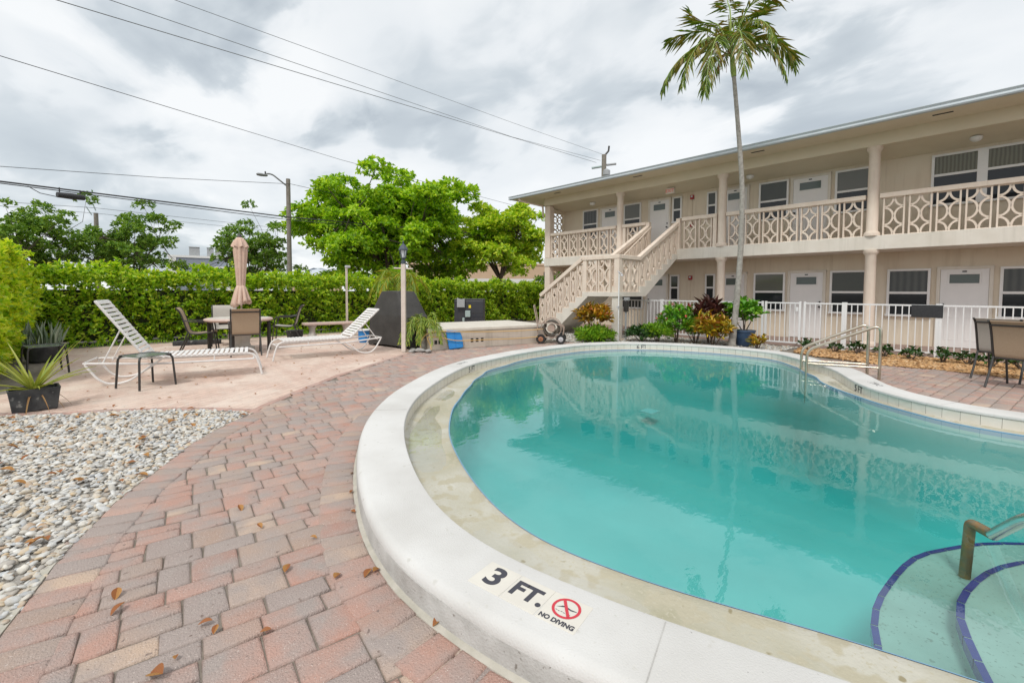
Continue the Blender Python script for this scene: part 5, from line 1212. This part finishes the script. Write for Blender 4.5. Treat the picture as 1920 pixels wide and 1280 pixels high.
bush('croton_bush', (-7.55, 10.35, 0), 1.02, .45, 'croton', .20, .055, 75, 'orange and dark green croton bush under the stair landing', 51, z0=.35)
bush('grass_clump', (-7.35, 10.05, 0), .36, .50, 'fern', .20, .022, 150, 'low feathery green clump below the orange croton bush', 52, k=9, z0=.02)
bush('low_shrub', (-6.45, 11.0, 0), .42, .48, 'darkshrub', .13, .06, 70, 'low dark green shrub by the fence next to the stair landing', 53, z0=.05)
bush('fern_clump', (-6.05, 11.15, 0), .55, .36, 'fern', .16, .02, 110, 'light green feathery clump between dark shrub and red flowering shrub', 54, k=9, z0=.05)
bush('hibiscus_shrub', (-5.72, 11.55, 0), 1.10, .50, 'shrub', .13, .055, 100, 'tall green shrub dotted with red flowers by the white fence', 55, extra=11)
bush('feathery_shrub', (-5.30, 11.75, 0), .80, .36, 'fern', .14, .02, 120, 'light green feathery shrub right of the red flowering shrub', 58, k=9)
bush('ti_plant', (-5.05, 12.05, 0), 1.12, .38, 'burgundy', .32, .05, 42, 'dark burgundy leaved plant rising behind the yellow croton', 56, up=1.3, z0=.3, spread=.7)
bush('croton_bush', (-4.75, 11.55, 0), .82, .47, 'croton_y', .19, .055, 90, 'yellow and red croton bush left of the palm trunk', 57, z0=.15)
bush('croton_seedling', (-3.72, 11.62, 0), .34, .17, 'croton_y', .17, .05, 12, 'small yellow croton right of the palm trunk at the pool edge', 59, z0=.03)
def potted(pot_prof, loc, pm, lab_pot, n=20):
    r = empty('plant_pot', loc, 0, lab_pot, 'pot'); MB().lathe(pot_prof, n).build('pot', M[pm], r, True); MB().lathe([(pot_prof[-1][0]*.9, pot_prof[-1][1]-.05), (.02, pot_prof[-1][1]-.045)], n).build('soil', M['soil'], r)
    return r
potted([(.17, 0), (.20, .04), (.24, .25), (.255, .36), (.27, .37), (.27, .41), (.24, .41)], (-4.22, 12.15, 0), 'bluepot', 'slate blue glazed pot behind the palm trunk')
bush('rubber_plant', (-4.22, 12.15, .38), .86, .40, 'shrub', .17, .11, 42, 'green broad leaved plant growing in the slate blue pot', 60, k=6, z0=.15)
# row of young plants in the wood chips
yp = None
for i, (x, y, s) in enumerate(((-2.92, 12.45, 1), (-2.35, 12.42, .9), (-1.95, 12.5, 1.05), (-1.45, 12.3, 1), (-1.02, 12.22, 1), (-.55, 12.15, 1.1), (-.2, 12.2, .95), (.1, 12.0, 1), (.48, 11.95, 1.05), (.95, 11.9, 1))):
    lb = 'small dark green young shrub planted in the orange wood chips along the fence'
    if yp is None: yp = bush('young_shrub', (x, y, 0), .27, .16, 'darkshrub', .085, .045, 14, lb, 61, k=6, z0=.06); yp['group'] = 'young shrubs in the wood chips'; o = yp
    else: o = dup(yp, (x, y, 0), i*1.3)
    o.scale = (s, s, s)
# pineapple-like plant in a black planter
pt = empty('planter', (-7.36, -.46, 0), R(96), 'weathered black rectangular planter at the edge of the gravel', 'planter')
mb = MB(); V = []
for z, kx in ((0, .86), (.16, .95), (.235, 1.0), (.25, 1.03), (.25, .93), (.20, .92)):
    V += [(sx*.205*kx, sy*.15*kx, z) for sx, sy in ((-1, -1), (1, -1), (1, 1), (-1, 1))]
mb.add(V, [(3, 2, 1, 0)]+[(r*4+i, r*4+(i+1) % 4, r*4+4+(i+1) % 4, r*4+4+i) for r in range(5) for i in range(4)]); mb.build('trough', M['pot_black'], pt, bevel=.01)
MB().box(-.18, .18, -.13, .13, .17, .205).build('soil', M['soil'], pt)
sp_ = empty('spiky_plant', (-7.36, -.46, .20), 0, 'spiky yellow green plant with long strap leaves in the black planter', 'plant')
rg = np.random.default_rng(9)
def strap(d, L, up, w, droop):
    mb = MB(); n = 9; V = []; s = Vector((-d.y, d.x, 0))
    for i in range(n):
        t = i/(n-1); p = d*(L*t*(1-.1*t))+Vector((0, 0, L*(up*t-droop*t*t))); ww = w*(1-t)**.7*(1 if t > .1 else .8)
        V += [p-s*ww+Vector((0, 0, ww*.5)), p+Vector((0, 0, -.004)), p+s*ww+Vector((0, 0, ww*.5))]
    mb.add(V, [(i*3+j, i*3+j+1, i*3+j+4, i*3+j+3) for i in range(n-1) for j in range(2)]); return mb
for k in range(30):
    a = k*2.4; L = rg.uniform(.42, .72); d = Vector((math.cos(a), math.sin(a), 0)); up = rg.uniform(.35, 1.5)
    strap(d, L/(1+.5*up)*1.25, up, .021, .28).build('strap_leaf', M['pineapple'], sp_, True)
for k in range(4):
    a = R(350)+k*.62; d = Vector((math.cos(a), math.sin(a), 0)); strap(d, rg.uniform(.25, .42), .25, .013, .9 if k % 2 else 1.1).build('dry_leaf_blade', M['drybrown'], sp_, True)
# succulent in a dark pot behind the far side table
p1 = potted([(.20, 0), (.24, .05), (.28, .26), (.29, .28), (.27, .28)], (-12.2, -.62, 0), 'pot_black', 'round black pot of pale stems beneath the left hedge')
r = empty('succulent', (-12.2, -.62, .26), 0, 'upright pale silvery stemmed succulent in a black pot by the left hedge', 'plant')
B = np.c_[rng.uniform(-.35, .35, 70), rng.uniform(-.35, .35, 70), np.zeros(70)]*np.array([.7, .7, 1]); Dr = B*.5+np.array([0, 0, 1])+rng.normal(0, .12, (70, 3))
leaves_mesh('stems', B, Dr, rng.normal(size=(70, 3)), rng.uniform(.25, .55, 70), .035, M['silver'], r)
potted([(.16, 0), (.2, .05), (.22, .22), (.23, .24), (.21, .24)], (-13.4, 4.25, 0), 'pot_black', 'small round black pot behind the right patio chair')
o = empty('plant_tray', (-13.6, 2.0, 0), R(80), 'long shallow black tray on the ground before the hedge', 'tray'); MB().box(-.5, .5, -.16, .16, 0, .10).build('tray', M['pot_black'], o, bevel=.02)
for i in range(2): pass
# weeds and small tufts along hedge foot and gravel
B = np.c_[rng.uniform(-14.9, -14.3, 900), rng.uniform(-.5, 9, 900), np.zeros(900)]
o = leaves_mesh('ground_cover', B, rng.normal(0, .5, (900, 3))+np.array([0, 0, 1]), rng.normal(size=(900, 3)), rng.uniform(.05, .14, 900), .02, M['fern']); o['kind'] = 'stuff'

# fallen leaves
leafs = []
def dry_leaf(loc, rz, s, label, group):
    mb = MB(); n = 7; V = []
    for i in range(n):
        t = i/(n-1); w = .30*math.sin(math.pi*min(1, t*.97+.02))**.8; z = .10*math.sin(t*3.1)+.16*t*t
        V += [(t-.5, -w, z+.16*w/.3+.02), (t-.5, 0, z+.0), (t-.5, w, z+.13*w/.3+.02)]
    mb.add(V, [(i*3+j, i*3+3+j, i*3+4+j, i*3+1+j) for i in range(n-1) for j in range(2)])
    o = mb.build('fallen_leaf', M['dryleaf'], None, True); o.location = loc; o.rotation_euler = (rng.normal(0, .15), rng.normal(0, .15), rz); o.scale = (s, s, s)
    return tag(o, label, 'leaf', group)
first = None
for i, (px, py, s) in enumerate(((450, 955, .055), (487, 988, .045), (222, 1145, .06), (218, 1117, .06), (538, 1068, .055), (632, 1083, .055), (385, 1171, .05), (404, 1183, .04), (690, 1078, .06), (705, 1072, .05), (498, 1186, .04), (782, 1130, .05), (822, 1168, .06), (668, 890, .04), (672, 962, .04), (588, 1010, .04), (330, 1235, .03), (668, 925, .04), (760, 1020, .03))):
    p = G(px, py)
    if px in (668, 672, 760): p = p+Vector((-.03, -.02, 0))
    dry_leaf(p+Vector((0, 0, .006)), rng.uniform(0, 6.28), s*1.0, 'small curled orange brown leaf lying on the brick path', 'dry leaves on the brick path')
dry_leaf(G(295, 1268)+Vector((0, 0, .006)), .4, .085, 'largest dry brown leaf near the bottom edge of the brick path', None)
for p in rand_in(gravel_poly, 95, (-7.6, -1.4, -1.4, 1.5)):
    dry_leaf(Vector((p[0], p[1], .016)), rng.uniform(0, 6.28), rng.uniform(.05, .085), 'dry orange brown leaf lying on the pale gravel', 'dry leaves on the gravel')
pl_pts = rand_in(patio_poly, 170, (-13.5, -5.5, -.6, 6.5))
for p in pl_pts:
    dry_leaf(Vector((p[0], p[1], .0)), rng.uniform(0, 6.28), rng.uniform(.025, .055), 'tiny brown leaf scrap lying on the pink patio', 'leaf scraps on the pink patio')

# ================================================================== BEYOND THE HEDGE
def pole(name, loc, h, r0, label): 
    e_ = empty(name, loc, 0, label, 'pole'); MB().tube([(0, 0, -.1), (0, 0, h)], [r0*1.2, r0], 12).build('shaft', M['pine'], e_, True); return e_
sl_ = pole('street_lamp', (-25.9, 8.0, 0), 7.31, .105, 'wooden street lamp pole with a curved arm left of the big tree')
sl_['category'] = 'street lamp'
MB().tube(arc_pts([(0, -.1, 6.95), (.0, -.75, 7.4), (0, -.95, 7.42), (0, -1.1, 7.36)], .1, 5), .04, 8).build('arm', M['lightgrey'], sl_, True)
MB().lathe([(.02, -.22), (.10, -.15), (.14, .1), (.12, .26), (.05, .32)], 12).build('lamp_head', M['lightgrey'], sl_, True).matrix_basis = Matrix.Translation((0, -1.2, 7.30))@Matrix.Rotation(R(90), 4, 'X')@Matrix.Diagonal((1, .55, 1, 1))
MB().tube([(0, -1.1, 7.36), (0, -1.1, 7.5)], .04, 6).build('photocell', M['black_metal'], sl_)
up1 = pole('utility_pole', (-40.2, .6, 0), 6.35, .12, 'distant wooden utility pole among the dark trees')
MB().tube([(0, -.2, 6.2), (0, -.45, 6.7)], .03, 6).tube([(0, 0, 6.5), (0, -.12, 6.9)], .035, 6).build('insulator', M['meter'], up1)
up2 = pole('utility_pole', (-17.3, 24.5, 0), 10.2, .15, 'utility pole rising behind the apartment roof')
MB().tube([(.0, 0, 10.1), (.2, .2, 10.45), (.22, .22, 10.75)], .06, 8).build('insulator', M['black_metal'], up2)
MB().tube([(.12, .12, 9.55), (.55, .55, 9.62)], .07, 8).build('street_light_head', M['greybox'], up2, True); MB().tube([(-.12, -.12, 9.45), (-.55, -.55, 9.35)], .07, 8).build('cutout', M['meter'], up2, True)
ant = empty('roof_vent', (-15.0, 21.5, 5.6), 0, 'small vent cap and thin wire on the roof edge by the pole', 'vent'); MB().lathe([(.12, 0), (.12, 2.3), (.2, 2.35), (.2, 2.6), (.05, 2.7)], 10).build('stack', M['greybox'], ant, True)
def wire(pts, r, label, m='wire', sag=0.0):
    A = [D(*p) for p in pts]; P = []
    for a, b in zip(A[:-1], A[1:]):
        for t in np.linspace(0, 1, 14, endpoint=False): p = a.lerp(b, t); p.z -= sag*4*t*(1-t); P.append(p)
    P.append(A[-1]); o = MB().tube(P, r, 5).build('overhead_wire', M[m], None, True)
    return tag(o, label, 'wire', 'overhead wires')
wire(((-120, -80, 13), (105, 0, 15), (1118, 305, 29.4)), .011, 'lowest of the three thin wires running to the pole behind the roof', 'wire_pale', .0)
wire(((-20, -85, 13.5), (205, 0, 16), (960, 257, 26), (1126, 301, 29.6)), .010, 'middle of the three thin wires running to the pole behind the roof', 'wire_pale')
wire(((120, -95, 14), (327, 0, 17), (960, 230, 27), (1131, 290, 30)), .009, 'highest of the three thin wires running to the pole behind the roof', 'wire_pale')
wire(((-140, 62, 15), (0, 105, 17), (640, 300, 25), (1000, 395, 31)), .010, 'thin wire slanting from the upper left into the big tree crown', 'wire')
wire(((-100, 308, 25), (0, 312, 25.5), (300, 333, 26.3), (545, 345, 27), (700, 380, 28)), .012, 'thin wire running level to the top of the street lamp pole', 'wire')
wire(((-120, 318, 22), (0, 340, 23), (540, 407, 26.7), (1020, 450, 30), (1160, 458, 31)), .030, 'thick black twin cable crossing in front of the big tree', 'wire')
wire(((-120, 321, 22), (0, 343.5, 23), (540, 412, 26.7), (1020, 453, 30), (1160, 461, 31)), .018, 'lower strand slung just under the thick black cable', 'wire')
wire(((-80, 372, 38), (0, 378, 38.5), (180, 390, 40), (500, 425, 44), (640, 440, 46)), .014, 'thin upper wire on the distant utility pole', 'wire_pale')
wire(((-80, 380, 38), (0, 386, 38.5), (180, 400, 40), (500, 432, 44), (640, 446, 46)), .012, 'thin lower wire on the distant utility pole', 'wire_pale')
a, b = D(107, 365, 23.6), D(158, 371, 23.9); sb = empty('splice_box', (a+b)/2, 0, 'dark splice box hanging from the thick black cable', 'splice box')
c_ = (a+b)/2; MB().tube([a-c_, a.lerp(b, .5)-c_, b-c_], [.10, .115, .10], 10).build('case', M['wire'], sb, True)
MB().tube([Vector((0, -.3, .1)), Vector((0, -.3, .28))], .02, 5).tube([Vector((0, .25, .1)), Vector((0, .25, .26))], .02, 5).build('hangers', M['wire'], sb)
MB().tube([D(52, 349, 23.3)-c_, D(75, 362, 23.4)-c_, D(107, 369, 23.6)-c_], .014, 5).build('lead', M['wire'], sb, True)

def house(name, loc, rz, w, d, h, wm, label, roofm=None, rh=0, wins=(), trim=True):
    r = empty(name, loc, rz, label, 'building')
    MB().box(-w/2, w/2, 0, d, -.2, h).build('wall', M[wm], r)
    if rh:
        mb = MB(); o_ = .4; mb.add([(-w/2-o_, -o_, h), (w/2+o_, -o_, h), (w/2+o_, d+o_, h), (-w/2-o_, d+o_, h), (-w/2+d*.45, d/2, h+rh), (w/2-d*.45, d/2, h+rh)], [(0, 1, 5, 4), (1, 2, 5), (2, 3, 4, 5), (3, 0, 4), (3, 2, 1, 0)]); mb.build('roof', M[roofm], r)
    else: MB().box(-w/2-.08, w/2+.08, -.08, d+.08, h+.001, h+.22).build('roof', M[roofm or 'house_white'], r)
    for x, z0, z1, ww in wins: MB().box(x-ww/2, x+ww/2, -.03, .02, z0, z1).build('window', M['pane_low'], r)
    return r
g = house('grey_building', (-56.5, 8.6, 0), R(80), 5.0, 8, 4.7, 'house_grey', 'grey flat roofed building with rooftop units behind the hedge', 'house_white')
MB().box(-2.51, -1.9, -.06, .05, -.1, 4.69).build('corner_trim', M['house_white'], g)
for x, s in ((-.4, .9), (1.0, .6), (1.9, .95)): MB().box(x-s*.5, x+s*.5, 1, 2, 4.93, 4.93+.9).box(x-s*.54, x+s*.54, .95, 2.05, 5.835, 5.92).build('rooftop_unit', M['greybox'], g, bevel=.04)
house('low_white_building', (-55, 12.0, 0), R(80), 4.4, 6, 3.6, 'house_white', 'low white building right of the grey flat roofed building', 'house_white')
house('beige_house', (-46.5, 17.0, 0), R(70), 4.6, 6, 2.9, 'house_beige', 'beige house with pale metal hip roof behind the street lamp pole', 'tinroof', .9)
house('tan_building', (-37.0, 31.5, 0), R(50), 17, 8, 4.2, 'house_tan', 'long tan building glimpsed under the tree crowns', 'house_tan', 0, ((6.6, 2.9, 3.5, 1.2),))
r = empty('white_wall', (-31.5, 27.0, 0), R(50), 'long low white wall in front of the tan building', 'wall'); MB().box(-10, 9, 0, .25, -.1, 2.55).build('panel', M['house_white'], r)
